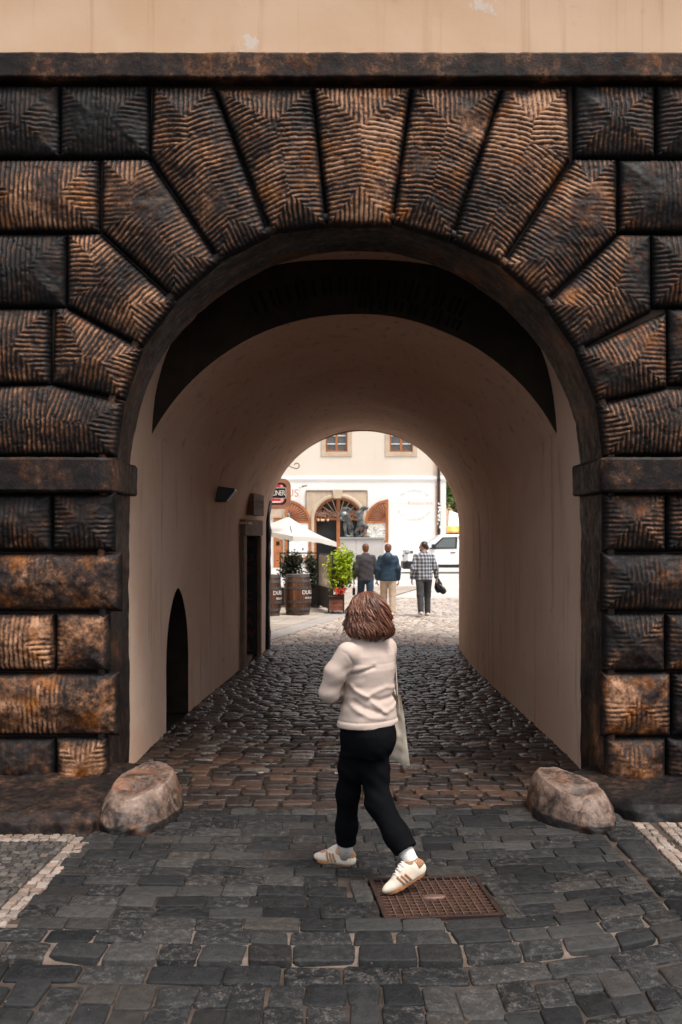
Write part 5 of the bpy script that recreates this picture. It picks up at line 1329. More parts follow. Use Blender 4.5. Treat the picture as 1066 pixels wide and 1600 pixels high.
def head(f, c, Fv, s=1.0, neck_to=None):
    """c: centre of the skull; Fv: where the face looks"""
    Fv = unit(Fv); U = np.array([0, 0, 1.]); U = unit(U-np.dot(U, Fv)*Fv); R = np.cross(Fv, U)
    A = [R, Fv, U]; q = lambda x, y, z: np.array(c)+(R*x+Fv*y+U*z)*s
    f.ell(q(0, -.01, .03), np.array([.076, .095, .088])*s, .02, A); f.ell(q(0, .025, -.045), np.array([.058, .066, .070])*s, .03, A)
    f.ell(q(0, .066, -.092), np.array([.026, .022, .020])*s, .02, A)
    f.chain([q(0, .088, .012), q(0, .112, -.028)], [.010*s, .015*s], .012)            # nose
    f.cap(q(-.02, .083, -.062), q(.02, .083, -.062), .009*s, None, .008)               # lips
    f.cap(q(-.04, .082, .022), q(.04, .082, .022), .009*s, None, .012)                 # brow
    for x in (-1, 1):
        f.ell(q(x*.030, .078, .000), np.array([.012, .010, .009])*s, .004, A)          # eye
        f.ell(q(x*.078, -.005, -.012), np.array([.010, .020, .031])*s, .006, A)        # ear
    if neck_to is not None: f.cap(q(0, -.025, -.06), neck_to, .056*s, .062*s, .03)
M['skin'] = simple('skin', (.52, .29, .20), .55, .35, .08, 12, .1, 120)
def cloth(name, c, fold=.3, var=.12, rough=.85, weave=420):
    n = Nodes(name); o = n.objc(); a = n.noise(o, 7, 5, .6, .6); w = n.noise(n.mapv(o, (1, 1, .5)), weave, 2); c = np.array(c)
    col = n.ramp(a, [(.3, tuple(c*(1-var))), (.7, tuple(np.minimum(c*(1+var), .95)))])
    return n.done(col, rough, n.bump(n.math('ADD', n.math('MULTIPLY', w, .25), a), fold, .012), .25 if c.max() > .02 else .04)

# ---- the walking woman
F3 = np.array([-.72, .69, 0]); F3 /= np.linalg.norm(F3); R3 = np.array([F3[1], -F3[0], 0])
wom = thing('person', (.15, 5.8, 0), 'woman with wavy auburn bob, beige jacket and black trousers walking across the passage', 'person')
A3 = np.array
hc = A3([.142, 5.80, 1.515]); neck = A3([.150, 5.80, 1.385]); HF = unit(F3+A3([-.10, .1, -.05]))
shL, shR = A3([.028, 5.66, 1.295]), A3([.272, 5.93, 1.30]); elL, elR = A3([-.066, 5.69, 1.072]), A3([.262, 6.02, 1.06])
wrL, wrR = A3([.005, 5.915, 1.045]), A3([.085, 6.08, 1.10])
hipL, hipR = A3([.095, 5.765, .80]), A3([.172, 5.835, .79]); knL, knR = A3([.040, 5.90, .46]), A3([.212, 5.76, .44]); anL, anR = A3([.030, 6.01, .115]), A3([.388, 5.615, .155])
toL, toR = A3([-.105, 6.10, .035]), A3([.285, 5.55, .032])
f = Field((-.25, 5.35, -.02), (.60, 6.35, 1.68), .0085)
head(f, hc, HF, .93, neck)
f.stack([(.80, .145, 5.805, .155, .105), (.95, .148, 5.80, .135, .09), (1.1, .15, 5.80, .13, .085), (1.22, .15, 5.80, .15, .09), (1.33, .15, 5.80, .13, .07), (1.375, .15, 5.80, .06, .05)], R3, F3, .03)
for s_, e_, w_ in ((shL, elL, wrL), (shR, elR, wrR)): f.chain([s_, e_, w_], [.046, .038, .026], .02)
for h_, k_, a_, t_ in ((hipL, knL, anL, toL), (hipR, knR, anR, toR)): f.chain([h_, k_, a_], [.072, .048, .034], .02); f.chain([a_-A3([0, 0, .02]), t_+A3([0, 0, .012])], [.034, .024], .02)
hand(f, wrL, F3+A3([.5, .1, .1]), A3([0, 0, -1.]), .92, .55, 1); hand(f, wrR, F3*.6-R3*.5+A3([0, 0, .35]), -R3, .92, .7, -1)
V, F = f.mesh(); mesh('body', relax(V, F), F, M['skin'], wom)
# jacket
f = Field((-.22, 5.42, .80), (.50, 6.25, 1.46), .006)
f.stack([(.872, .152, 5.81, .188, .146), (.93, .153, 5.805, .180, .136), (1.02, .155, 5.80, .164, .120), (1.10, .155, 5.80, .158, .114), (1.19, .155, 5.80, .172, .122), (1.27, .154, 5.80, .180, .108), (1.33, .152, 5.80, .150, .085), (1.365, .150, 5.80, .09, .068), (1.385, .15, 5.80, .07, .06)], R3, F3, .0, power=2.25)
f.chain([shL+A3([.01, .01, -.005]), (shL+elL)/2+A3([-.012, -.006, 0]), elL, (elL+wrL)/2+A3([-.004, 0, -.004]), wrL], [.064, .058, .053, .048, .043], .03)
f.chain([shR-A3([.012, .012, .005]), elR-A3([.006, 0, 0]), wrR], [.064, .055, .046], .03)
X, Y, Z = f.grid(); u = (X-.152)*R3[0]+(Y-5.8)*R3[1]; w_ = (X-.152)*F3[0]+(Y-5.8)*F3[1]
back = sstep(.02, -.06, w_)*1.0
XX = X+0*Z+0*Y; ZZ = Z+0*X+0*Y
def crease(pts, wd, amp): # a soft ridge or hollow in the cloth along a line over the back
    best = np.full(XX.shape, 9.0); q = [(GX(490+a/6.27, 5.70), GZ(1000+b/6.27, 5.70)) for a, b in pts]
    for (x0, z0), (x1, z1) in zip(q, q[1:]):
        L2 = (x1-x0)**2+(z1-z0)**2; t = np.clip(((XX-x0)*(x1-x0)+(ZZ-z0)*(z1-z0))/L2, 0, 1); best = np.minimum(best, (XX-x0-t*(x1-x0))**2+(ZZ-z0-t*(z1-z0))**2)
    return amp*np.exp(-best/wd**2)
wr = (crease([(330, 345), (450, 310), (590, 265)], .008, -.009)+crease([(350, 290), (480, 262), (600, 230)], .014, .004)+crease([(310, 400), (400, 480), (530, 550), (620, 640), (720, 720)], .013, .010)
      +crease([(560, 572), (650, 592), (760, 580), (820, 560)], .015, -.010)+crease([(540, 535), (620, 498), (720, 470), (800, 490)], .013, .007)+crease([(330, 610), (440, 690), (560, 750), (700, 765)], .012, .006)
      +crease([(400, 590), (500, 655), (640, 705)], .013, -.008)+crease([(700, 705), (780, 690), (825, 650)], .012, .007)+crease([(235, 75), (330, 120), (385, 210), (365, 320)], .005, -.0045)+crease([(400, 232), (600, 240), (800, 238)], .004, -.0022))*back
wr = wr+.003*sstep(.905, .900, ZZ)-.003*np.exp(-((ZZ-.907)/.004)**2)
wr = wr+.0035*fbm(X*9+0*Y+0*Z, Y*9+0*X+0*Z, Z*13+0*X+0*Y, 7, 3)
arm = sstep(-.09, -.15, u); wr = wr+arm*.0012*np.sin((Z-.5*u)*85)*sstep(1.27, 1.2, Z)
f.f = f.f-wr
f.f = np.maximum(f.f, (.874+.006*np.sin(u*9))-Z)
V, F = f.mesh(); M['jacket'] = cloth('beige_knit', (.50, .395, .338), .3, .06, .9, 200)
jk = mesh('jacket', relax(V, F, 1, .3), F, M['jacket'], wom, flat_angle=.95)
mb = MB() # yoke seam and collar binding
# trousers
f = Field((-.16, 5.40, .06), (.62, 6.20, .93), .0065)
f.stack([(.72, .138, 5.80, .125, .105), (.78, .148, 5.800, .150, .128), (.83, .152, 5.797, .162, .140), (.87, .152, 5.80, .164, .135), (.92, .152, 5.80, .158, .122)], R3, F3, .03, power=2.15)
f.ell((.226, 5.805, .785), (.084, .084, .096), .04); f.ell((.175, 5.72, .785), (.080, .080, .095), .06)
f.chain([hipL, hipL*.5+knL*.5, knL, knL*.4+anL*.6, anL+A3([-.002, 0, .0])], [.084, .077, .064, .059, .060], .045)
f.chain([hipR, hipR*.5+knR*.5, knR, knR*.45+anR*.55, anR+A3([-.010, .004, .030])], [.086, .078, .070, .067, .069], .045)
X, Y, Z = f.grid()
f.f = f.f-.003*fbm(X*8+0*Y+0*Z, Y*8+0*X+0*Z, Z*14+0*X+0*Y, 17, 3)-.0022*np.sin(Z*70+X*60+Y*20)*sstep(.80, .70, Z)*sstep(.40, .5, Z)
# cut the hems square to the shins
for a_, k_, up in ((anL, knL, .030), (anR, knR, .068)):
    d_ = unit(k_-a_); p_ = a_+d_*up; pl = -((X-p_[0])*d_[0]+(Y-p_[1])*d_[1]+(Z-p_[2])*d_[2]); near = np.sqrt((X-a_[0])**2+(Y-a_[1])**2+(Z-a_[2])**2)-.17
    f.f = np.maximum(f.f, np.where(near < 0, pl, -1.0))
V, F = f.mesh(); M['trousers'] = cloth('black_cloth', (.0045, .0048, .006), .25, .2, .9, 350)
mesh('trousers', relax(V, F, 1, .15), F, M['trousers'], wom, flat_angle=.95)
mb = MB()
for a_, k_ in ((anL, knL), (anR, knR)):
    d_ = unit(k_-a_); mb.tube([a_-d_*.065, a_+d_*.02, a_+d_*.09], [.042, .040, .047], 18)
mb.build('sock', cloth('white_sock', (.66, .645, .62), .3), wom, smooth=True)
# shoes: gum sole, cream upper, brown stripes and heel tab, laces
M['gum'] = simple('gum_rubber', (.40, .175, .075), .6, .3, .1, 20); M['cream_suede'] = simple('cream_leather', (.68, .58, .47), .65, .3, .08, 20); M['tan_suede'] = simple('tan_suede', (.36, .19, .105), .85, .15, .1, 20)
def shoe(heel, toe, upv, name='shoe'):
    heel = np.array(heel); toe = np.array(toe); D = unit(toe-heel); up = unit(np.array(upv)-np.dot(upv, D)*D); S_ = np.cross(D, up); L = np.linalg.norm(toe-heel)
    q = lambda s, t, z: heel+D*s*L+S_*t+up*z
    loc = [S_, D, up]
    f = Field(np.minimum(heel, toe)-.13, np.maximum(heel, toe)+np.array([.13, .13, .22]), .005)
    f.ell(q(.70, 0, .030), (.043, .095, .034), .02, loc); f.ell(q(.30, 0, .038), (.037, .09, .050), .03, loc); f.chain([q(.62, 0, .045), q(.42, 0, .075), q(.30, 0, .088)], [.034, .032, .034], .03); f.ell(q(.13, 0, .045), (.034, .042, .055), .02, loc)
    X, Y, Z = f.grid(); hz = (X-heel[0])*up[0]+(Y-heel[1])*up[1]+(Z-heel[2])*up[2]; hs = (X-heel[0])*D[0]+(Y-heel[1])*D[1]+(Z-heel[2])*D[2]
    f.f = np.maximum(f.f, .012-hz)
    d = np.sqrt((X-q(.22, 0, .11)[0])**2+(Y-q(.22, 0, .11)[1])**2+(Z-q(.22, 0, .11)[2])**2)-.036; f.carve(d)
    V, F = f.mesh(); sh = mesh(name, relax(V, F, 1), F, M['cream_suede'], wom)
    mb = MB(); out = []
    for a in np.linspace(0, 2*PI, 40, endpoint=False):
        s = .5+.5*math.cos(a)*1.05; wd = .036+.010*sstep(.35, .8, s)-.006*(abs(s-.42) < .2)
        out.append((s, math.sin(a)*wd*(1.12 if abs(math.sin(a)) < .9 else 1.1)))
    rings = []
    for z, g in ((0, .95), (.003, 1.0), (.020, 1.0), (.024, .97), (.024, .5)): rings.append([q(.5+(s-.5)*g, t*g, z+.004*max(0, .25-s)*8*(z > .01)) for s, t in out])
    nn = len(out); mb.add(np.concatenate(rings), [(i*nn+j, i*nn+(j+1) % nn, (i+1)*nn+(j+1) % nn, (i+1)*nn+j) for i in range(4) for j in range(nn)]+[tuple(range(nn))[::-1]]); mb.build('sole', M['gum'], sh, smooth=True, flat_angle=.7)
    mb = MB()
    from mathutils.bvhtree import BVHTree
    bv = BVHTree.FromPolygons([Vector(v) for v in V], [tuple(int(i) for i in t) for t in F])
    for sd in (-1, 1):
        for k in range(3):
            pts = []
            for t in np.linspace(0, 1, 9):
                p = q(.40+k*.095+.07*t*0+.085*t, sd*.12, .026+.046*t); hit = bv.ray_cast(Vector(p), Vector(-sd*S_))
                if hit[0] is not None: pts.append(np.array(hit[0])+sd*S_*.0008)
            if len(pts) > 3: mb.tube(pts, .0065, 6, flat=1.0)
    mb.build('stripe', M['tan_suede'], sh, smooth=True)
    mb = MB()
    for k in range(9):
        a = -1.3+2.6*k/8; pts = []
        for z in np.linspace(.058, .098, 6):
            o = q(.13, 0, z); dr = -D*math.cos(a)+S_*math.sin(a); hit = bv.ray_cast(Vector(o+dr*.12), Vector(-dr))
            if hit[0] is not None: pts.append(np.array(hit[0])+dr*.001)
        if len(pts) > 2: mb.tube(pts, .0062, 6)
    if mb.n: mb.build('heel_tab', M['tan_suede'], sh, smooth=True)
    mb = MB()
    for k in range(6):
        s = .40+k*.055; pts = []
        for t in np.linspace(-1, 1, 9):
            o = q(s+.02*(k % 2*2-1)*t, t*.030, .16); hit = bv.ray_cast(Vector(o), Vector(-up))
            if hit[0] is not None: pts.append(np.array(hit[0])+up*.0015)
        if len(pts) > 3: mb.tube(pts, .0032, 5)
    for sd in (-1, 1): mb.tube([q(.40, 0, .084), q(.44, sd*.02, .098), q(.50, sd*.035, .085), q(.47, sd*.040, .062)], .0028, 5)
    mb.build('lace', M['sign_white'], sh, smooth=True)
    return sh
hl = A3([.066, 6.015, .0]); shoe(hl, hl+unit(A3([-.19, .09, 0.0]))*.225, A3([0, 0, 1.]))
tl = A3([.258, 5.535, .004]); dirR = unit(A3([-.205, -.07, -.095])); shoe(tl-dirR*.230, tl, A3([-.2, -.03, 1.]))
# hair: a cap and a few hundred wavy locks
def m_hair(name, stops):
    n = Nodes(name); col = n.ramp(n.attr('rnd'), stops); st = n.noise(n.mapv(n.objc(), (60, 60, 14)), 4, 3)
    return n.done(n.mix(n.math('MULTIPLY', n.mr(st, .35, .7), .5), col, (.03, .012, .008)), .42, n.bump(st, .3, .003), .55)
M['auburn'] = m_hair('auburn_hair', [(.1, (.035, .012, .008)), (.42, (.13, .043, .022)), (.72, (.27, .10, .048)), (1, (.50, .235, .12))])
hr = random.Random(44); mb = MB(); Uz = A3([0, 0, 1.])
crown = hc+A3([0.0, 0, .105]); hcen = hc+A3([.004, -.002, -.01])
HR = np.cross(HF, Uz); HR /= np.linalg.norm(HR)
def lock(az, ph0, ph1, rr, seed, amp, wid):
    pts = []; rs = []; n = 18; q = random.Random(seed); cl = random.Random(int((az+3)/.42)*7+int(rr*22)); p1, p2 = cl.uniform(0, 6.3)+q.gauss(0, .22), cl.uniform(0, 6.3); fr = cl.uniform(.95, 1.35); bul = cl.uniform(-.010, .014)+q.gauss(0, .003)
    for i in range(n):
        t = i/(n-1); ph = ph0+(ph1-ph0)*t; below = max(0, ph-1.45)
        a = az+amp*.55*math.sin(p1+fr*2*PI*t)*t**.7+.10*math.sin(p2+4*t)*t
        ds = -HF*math.cos(a)+HR*math.sin(a)                       # horizontal direction; az 0 is the back of the head
        rad = rr*(math.sin(min(ph, 1.45))*.096+below*.026)+amp*.060*math.cos(p1+fr*2*PI*t)*t+.018*sstep(.6, .95, t)-.05*sstep(.90, 1.0, t)
        z = .118*math.cos(min(ph, 1.5))*rr-below*.150
        rad = rad+bul*t**.5; p = hcen+ds*rad*.93*(1.06 if abs(math.cos(a)) > .7 else 1.0)+Uz*z
        pts.append(p); rs.append(wid*(.55+.9*math.sin(PI*min(1, .12+t*.86)))*(1-.75*sstep(.86, 1, t)))
    mb.tube(pts, rs, 6, a=min(1, max(0, cl.uniform(.28, .62)+q.gauss(.02, .11))), flat=.55)
for i in range(2000):
    az = hr.uniform(-2.35, 2.35); lay = hr.random(); az = az+.13*math.sin(az*9)
    lock(az, hr.uniform(.05, .5)*(.3+abs(az)*.2), hr.uniform(2.3, 2.62)-.10*abs(az) if lay > .25 else hr.uniform(1.6, 2.2), .90+.13*hr.random(), i, hr.uniform(.30, .50), hr.uniform(.0022, .0062))
for i in range(90):
    az = hr.uniform(-2.3, 2.3); lock(az, hr.uniform(.2, .9), hr.uniform(2.0, 2.7), 1.0+.16*hr.random(), 9000+i, hr.uniform(.4, .8), .0011)
hair = mb.build('hair', M['auburn'], wom, smooth=True, attr='rnd')
f = Field(hc-A3([.2, .2, .2]), hc+A3([.2, .2, .2]), .01); f.ell(hcen+A3([0, 0, .02]), (.080, .080, .092), .02); f.ell(hcen-HF*.02+A3([0, 0, -.05]), (.087, .087, .088), .04)
X, Y, Z = f.grid(); fd = (X-hc[0])*HF[0]+(Y-hc[1])*HF[1]; f.f = np.maximum(f.f, np.where(Z < hc[2]+.06, fd-.035, -1)); V, F = f.mesh()
mesh('hair_base', relax(V, F), F, M['auburn'], hair, attrs={'rnd': np.full(len(V), .2)})
# tote bag behind her right hip
bag = thing('tote_bag', (.36, 5.98, .62), 'slack cream cloth tote bag hanging from the shoulder of the walking woman', 'bag')
k3 = 5.985; pb = lambda px, py, d=k3: P(px, py, d)
L_ = [pb(616, 1086), pb(606, 1120), pb(596, 1150), pb(592, 1186)]; R_ = [pb(626, 1086), pb(632, 1120), pb(636, 1158), pb(641, 1197)]
G = np.zeros((2, 30, 16, 3))
for side in (0, 1):
    for i in range(30):
        t = i/29; w = t*3; a = min(int(w), 2); l = L_[a]*(1-(w-a))+L_[a+1]*(w-a); r_ = R_[a]*(1-(w-a))+R_[a+1]*(w-a)
        for j in range(16):
            s = j/15; p = l*(1-s)+r_*s; th = .028*math.sin(PI*s)*math.sin(PI*min(1, .1+t*.9))**.6
            p = p+A3([0, 1, 0])*(th if side else -th)+A3([0, 1, 0])*(.10*(1-s)*(1 if True else 0))+(.014*float(vnoise(np.array(s*4+t*3), np.array(t*5-s*2), .5+side, 3))+.006*float(vnoise(np.array(s*9), np.array(t*13), .5+side, 4)))*A3([.3, 1, .2])*math.sin(PI*s)
            G[side, i, j] = p
mb = MB(); mb.grid(G[0]); mb.grid(G[1], flip=True); M['canvas_bag'] = cloth('cream_canvas', (.60, .52, .42), .35, .06, .9, 250)
mb.build('pouch', M['canvas_bag'], bag, smooth=True)
mb = MB(); st = [pb(621, 1088), pb(619.5, 1060, 5.98), pb(618, 1035, 5.97), A3([.295, 5.955, 1.34]), A3([.262, 5.92, 1.372]), A3([.235, 5.95, 1.35]), A3([.25, 6.03, 1.25]), pb(619, 1088, 6.03)]
# smooth strap
pts = []; 
for i in range(len(st)-1):
    for t in np.linspace(0, 1, 6, endpoint=False): pts.append(st[i]*(1-t)+st[i+1]*t)
pts = np.array(pts+[st[-1]]); 
for _ in range(3): pts[1:-1] = (pts[:-2]+2*pts[1:-1]+pts[2:])/4
mb.tube(pts, .010, 8, flat=.4); mb.build('strap', M['canvas_bag'], bag, smooth=True)

# ---- the three men walking away across the square
def man(px, d, hgt, label, top, leg, hair_m, hem=.80, heading=0.0, look=(0, 1, 0), armL=(-.06, 0), armR=(.06, 0), stride=(.12, -.12), hood=False, beard=False, seed=0, shoe_c=(.6, .56, .5), collar=True):
    x0 = GX(px, d); s = hgt/1.76; root = thing('person', (x0, d, .0), label, 'person')
    ch, sh_ = math.cos(heading), math.sin(heading)
    def W_(x, y, z): return np.array([x0+s*(x*ch-y*sh_), d+s*(x*sh_+y*ch), s*z])
    Rr = np.array([ch, sh_, 0]); Ff = np.array([-sh_, ch, 0])
    hd = W_(0, .02, 1.625); nk = W_(0, 0, 1.49); shl, shr = W_(-.19, 0, 1.40), W_(.19, 0, 1.40)
    ell_, elr = W_(-.255+armL[0]*.5, -.03+armL[1]*.4, 1.13), W_(.255+armR[0]*.5, -.03+armR[1]*.4, 1.13); wl, wr_ = W_(-.265+armL[0], .05+armL[1], .88), W_(.265+armR[0], .05+armR[1], .88)
    hl_, hr_ = W_(-.095, 0, .90), W_(.095, 0, .90); kl, kr = W_(-.105, stride[0]*.6+.03, .50), W_(.105, stride[1]*.6+.04, .50)
    al, ar = W_(-.11, stride[0], .10+max(0, -stride[0]-.1)*.5), W_(.11, stride[1], .10+max(0, -stride[1]-.1)*.5); tl_, tr_ = al+Ff*.17*s-np.array([0, 0, .06*s]), ar+Ff*.17*s-np.array([0, 0, .06*s])
    lo, hi = np.array([x0-.55, d-.5, -.02]), np.array([x0+.55, d+.55, 1.9])
    f = Field(lo, hi, .0125); head(f, hd, np.array(look, float), s*1.02, nk)
    f.stack([(.86*s, x0, d, .15, .10), (1.1*s, x0, d, .15, .10), (1.35*s, x0, d, .17, .10), (1.46*s, x0, d, .12, .07)], Rr, Ff, .03)
    for a, b, c_ in ((shl, ell_, wl), (shr, elr, wr_)): f.chain([a, b, c_], [.05, .042, .03], .02)
    for a, b, c_, t in ((hl_, kl, al, tl_), (hr_, kr, ar, tr_)): f.chain([a, b, c_], [.08, .055, .04], .02); f.cap(c_-np.array([0, 0, .03]), t, .04, .028, .02)
    hand(f, wl, wl-ell_, Rr, 1.12, .6, 1); hand(f, wr_, wr_-elr, -Rr, 1.12, .6, -1)
    V, F = f.mesh(); mesh('body', relax(V, F), F, M['skin'], root)
    f = Field(lo, hi, .0125); hz = hem*s
    f.stack([(hz, x0, d, .205, .15), (.95*s, x0, d, .20, .142), (1.15*s, x0, d, .195, .135), (1.32*s, x0, d, .205, .135), (1.42*s, x0, d, .19, .11), (1.475*s, x0, d, .11, .085), (1.51*s, x0, d, .075, .07)], Rr, Ff, .0)
    for a, b, c_ in ((shl, ell_, wl), (shr, elr, wr_)): f.chain([a*.96+nk*.04, b, b*.1+c_*.9], [.066, .064, .052], .045)
    if hood: f.ell(W_(0, -.11, 1.44), (.12, .075, .095), .04); f.ell(W_(0, -.13, 1.36), (.10, .06, .10), .05)
    X, Y, Z = f.grid(); f.f = f.f-.009*fbm(X*7+0*Y+0*Z, Y*7+0*X+0*Z, Z*9+0*X+0*Y, seed, 3)-.0022*np.sin(Z*38+X*22*(1 if seed % 2 else -1)+Y*10); f.f = np.maximum(f.f, np.where(np.sqrt((X-x0)**2+(Y-d)**2) < .23, hz-Z, -1.))
    V, F = f.mesh(); mesh('hooded_jacket' if hood else 'shirt' if beard else 'jacket', relax(V, F), F, top, root)
    f = Field(lo, hi, .0125); f.stack([(.82*s, x0, d, .165, .125), (.92*s, x0, d, .17, .125), (1.0*s, x0, d, .16, .11)], Rr, Ff, .03)
    for a, b, c_ in ((hl_, kl, al), (hr_, kr, ar)): f.chain([a, b, c_], [.108, .082, .072], .03)
    X, Y, Z = f.grid(); f.f = f.f-.006*fbm(X*8+0*Y+0*Z, Y*8+0*X+0*Z, Z*12+0*X+0*Y, seed+3, 3); f.f = np.maximum(f.f, .07-Z); V, F = f.mesh(); mesh('trousers', relax(V, F), F, leg, root)
    for a, t in ((al, tl_), (ar, tr_)):
        f = Field(np.minimum(a, t)-.14, np.maximum(a, t)+.14, .0125); hb = a-Ff*.05*s-np.array([0, 0, .055*s]); f.chain([hb, a+Ff*.05*s-np.array([0, 0, .045*s]), t], [.045, .05, .042], .02); X, Y, Z = f.grid(); low = min(hb[2], t[2])-.040; f.f = np.maximum(f.f, low-Z); V, F = f.mesh(); mesh('shoe', relax(V, F), F, simple('pale_shoe', shoe_c, .6), root)
    f = Field(hd-.2, hd+.2, .0125); lf = unit(look); f.ell(hd+np.array([0, 0, .035*s])-lf*.012, (.088*s, .102*s, .090*s), .02); f.ell(hd-lf*.055-np.array([0, 0, .03*s]), (.072*s, .05*s, .065*s), .03)
    X, Y, Z = f.grid(); fd = (X-hd[0])*lf[0]+(Y-hd[1])*lf[1]; f.f = np.maximum(f.f, np.where(Z < hd[2]+.065, fd-.03, -1)); f.f = f.f-.006*vnoise(X*55+0*Y+0*Z, Y*55+0*X+0*Z, Z*55+0*X+0*Y, seed)
    V, F = f.mesh(); ho = mesh('hair', relax(V, F), F, hair_m, root, attrs={'rnd': .5+.5*vnoise(V[:, 0]*40, V[:, 1]*40, V[:, 2]*20, 3)})
    if beard:
        f = Field(hd-.2, hd+.2, .0125); A_ = [np.cross(lf, [0, 0, 1.]), lf, np.array([0, 0, 1.])]; f.ell(hd+lf*.052-np.array([0, 0, .082*s]), (.06, .052, .04), .02, A_); V, F = f.mesh(); mesh('beard', relax(V, F), F, hair_m, root, attrs={'rnd': np.full(len(V), .4)})
    return root, wl, wr_, W_
M['hair_brown'] = m_hair('short_brown_hair', [(.1, (.10, .035, .018)), (.6, (.20, .075, .036)), (1, (.30, .13, .07))])
M['hair_dark'] = m_hair('dark_hair', [(.1, (.012, .009, .008)), (1, (.05, .035, .028))])
def m_plaid():
    n = Nodes('plaid_cloth'); o = n.objc(); sp = n.n('ShaderNodeSeparateXYZ'); n.set(sp.inputs[0], o)
    ax = n.math('ADD', sp.outputs[0], n.math('MULTIPLY', sp.outputs[1], .8))
    bands = []
    for v in (ax, sp.outputs[2]):
        fr = n.math('FRACT', n.math('MULTIPLY', v, 1/.085)); bands.append(n.mr(n.math('ABSOLUTE', n.math('SUBTRACT', fr, .5)), .17, .23, 0, 1))
    s = n.math('MULTIPLY', n.math('ADD', bands[0], bands[1]), .5)
    return n.done(n.ramp(s, [(0, (.56, .55, .54)), (.5, (.22, .235, .26)), (1, (.055, .065, .09))]), .85)
m1 = man(571.5, 25.2, 1.74, 'man in dark grey jacket and blue jeans carrying a camera, leftmost of three walking away', cloth('charcoal_jacket', (.060, .055, .062), .2), cloth('blue_denim', (.045, .075, .12), .3), M['hair_brown'], .82, .10, (-.1, 1, 0), (-.02, .0), (.03, .03), (.22, -.20), seed=21)
m2 = man(606.5, 24.6, 1.74, 'man in navy hooded jacket and beige trousers walking between two other men', cloth('navy_shell', (.026, .052, .085), .2, .15, .55), cloth('beige_twill', (.56, .43, .32), .25), M['hair_brown'], .84, -.05, (.1, 1, 0), (.0, .0), (-.01, -.02), (.10, -.10), True, seed=22, shoe_c=(.62, .5, .4))
m3 = man(662.5, 24.3, 1.80, 'dark haired bearded man in plaid shirt and grey jeans looking left as he walks away', m_plaid(), cloth('grey_denim', (.055, .056, .060), .3), M['hair_dark'], .86, .12, (-.93, .37, -.03), (-.01, -.02), (.05, .02), (-.20, .12), beard=True, seed=23, shoe_c=(.66, .60, .52))
root, wl, wr_, W_ = m1
cm = thing('camera', wl, 'small black camera dangling from the hand of the man in charcoal jacket', 'camera')
b0 = wl+np.array([-.005, .06, -.14]); mb = MB(); mb.box(b0[0]-.035, b0[0]+.035, b0[1]-.05, b0[1]+.05, b0[2]-.24, b0[2]-.10); mb.build('camera_body', M['black_metal'], cm, bevel=.012)
mb = MB(); mb.tube([b0+np.array([0, .02, -.20]), b0+np.array([0, .02, -.28])], .034, 14); mb.build('lens', M['black_metal'], cm, smooth=True)
mb = MB(); mb.tube([b0+np.array([0, -.03, -.11]), b0+np.array([0, -.02, .03]), b0+np.array([0, .03, .03]), b0+np.array([0, .03, -.11])], .008, 6); mb.build('strap', M['black_metal'], cm, smooth=True)
root, wl, wr_, W_ = m3
bg = thing('shoulder_bag', wr_, 'dark bunched jacket and bag held low in the right hand of the man in plaid', 'bag')
f = Field(wr_-np.array([.3, .3, .5]), wr_+np.array([.3, .3, .2]), .0125); c_ = wr_+np.array([.05, .05, -.20]); f.ell(c_, (.10, .09, .15), .03); f.ell(c_+np.array([.10, .0, -.10]), (.10, .08, .075), .03); f.ell(c_+np.array([-.02, .02, .13]), (.045, .045, .09), .03)
X, Y, Z = f.grid(); f.f = f.f-.02*fbm(X*11+0*Y+0*Z, Y*11+0*X+0*Z, Z*11+0*X+0*Y, 9, 3); V, F = f.mesh(); mesh('bundle', relax(V, F), F, cloth('dark_bundle', (.020, .021, .024), .3, .4), bg)
mb = MB(); mb.tube([c_+np.array([.02, -.08, .06]), c_+np.array([.14, -.09, -.02]), c_+np.array([.18, -.06, -.12])], .014, 6); mb.build('strap', M['curtain'], bg, smooth=True)

# ---- bronze fountain group on its plinth
SDp = 44.5; pxm = SDp/FPX
pl_ = thing('statue_plinth', (GX(565, SDp), SDp, 0), 'pale stone block plinth carrying the dark bronze figures', 'plinth')
zt_ = GZ(839.5, SDp); x0, x1 = GX(530.5, SDp), GX(600, SDp)
mb = MB(); xm = GX(556, SDp); mb.box(x0+.03, xm-.004, SDp-.75, SDp+.75, 0, zt_-.09); mb.box(xm+.004, x1-.03, SDp-.75, SDp+.75, 0, zt_-.09); mb.build('block', simple('pale_grey_stone', (.46, .44, .42), .85, .2, .12, 1.5, .3, 30), pl_, bevel=.012)
mb = MB(); mb.box(x0, x1, SDp-.8, SDp+.8, zt_-.09, zt_); mb.build('cap_slab', simple('grey_stone_cap', (.30, .29, .28), .85, .2, .15, 2, .3, 30), pl_, bevel=.015)
n = Nodes('dark_bronze'); a = n.noise(n.objc(), 6, 5, .6); M['bronze'] = n.done(n.ramp(a, [(.35, (.035, .04, .04)), (.65, (.22, .23, .225))]), .35, n.bump(n.noise(n.objc(), 25, 4), .4, .02), .5, .55)
st = thing('bronze_statue', (GX(560, SDp), SDp, zt_), 'dark bronze group of two thin bent figures on the stone plinth', 'statue')
S_ = lambda px, py, dy=0: P(px, py, SDp)+np.array([0, dy, 0])
f = Field((x0-.3, SDp-.5, zt_-.03), (x1+.3, SDp+.5, zt_+2.1), .022)
f.ell(S_(540, 795.5), (.20, .17, .10), .03); f.ell(S_(545.5, 797), (.15, .10, .055), .05); f.chain([S_(540, 799), S_(538, 806), S_(541, 813)], [.09, .21, .10], .05)
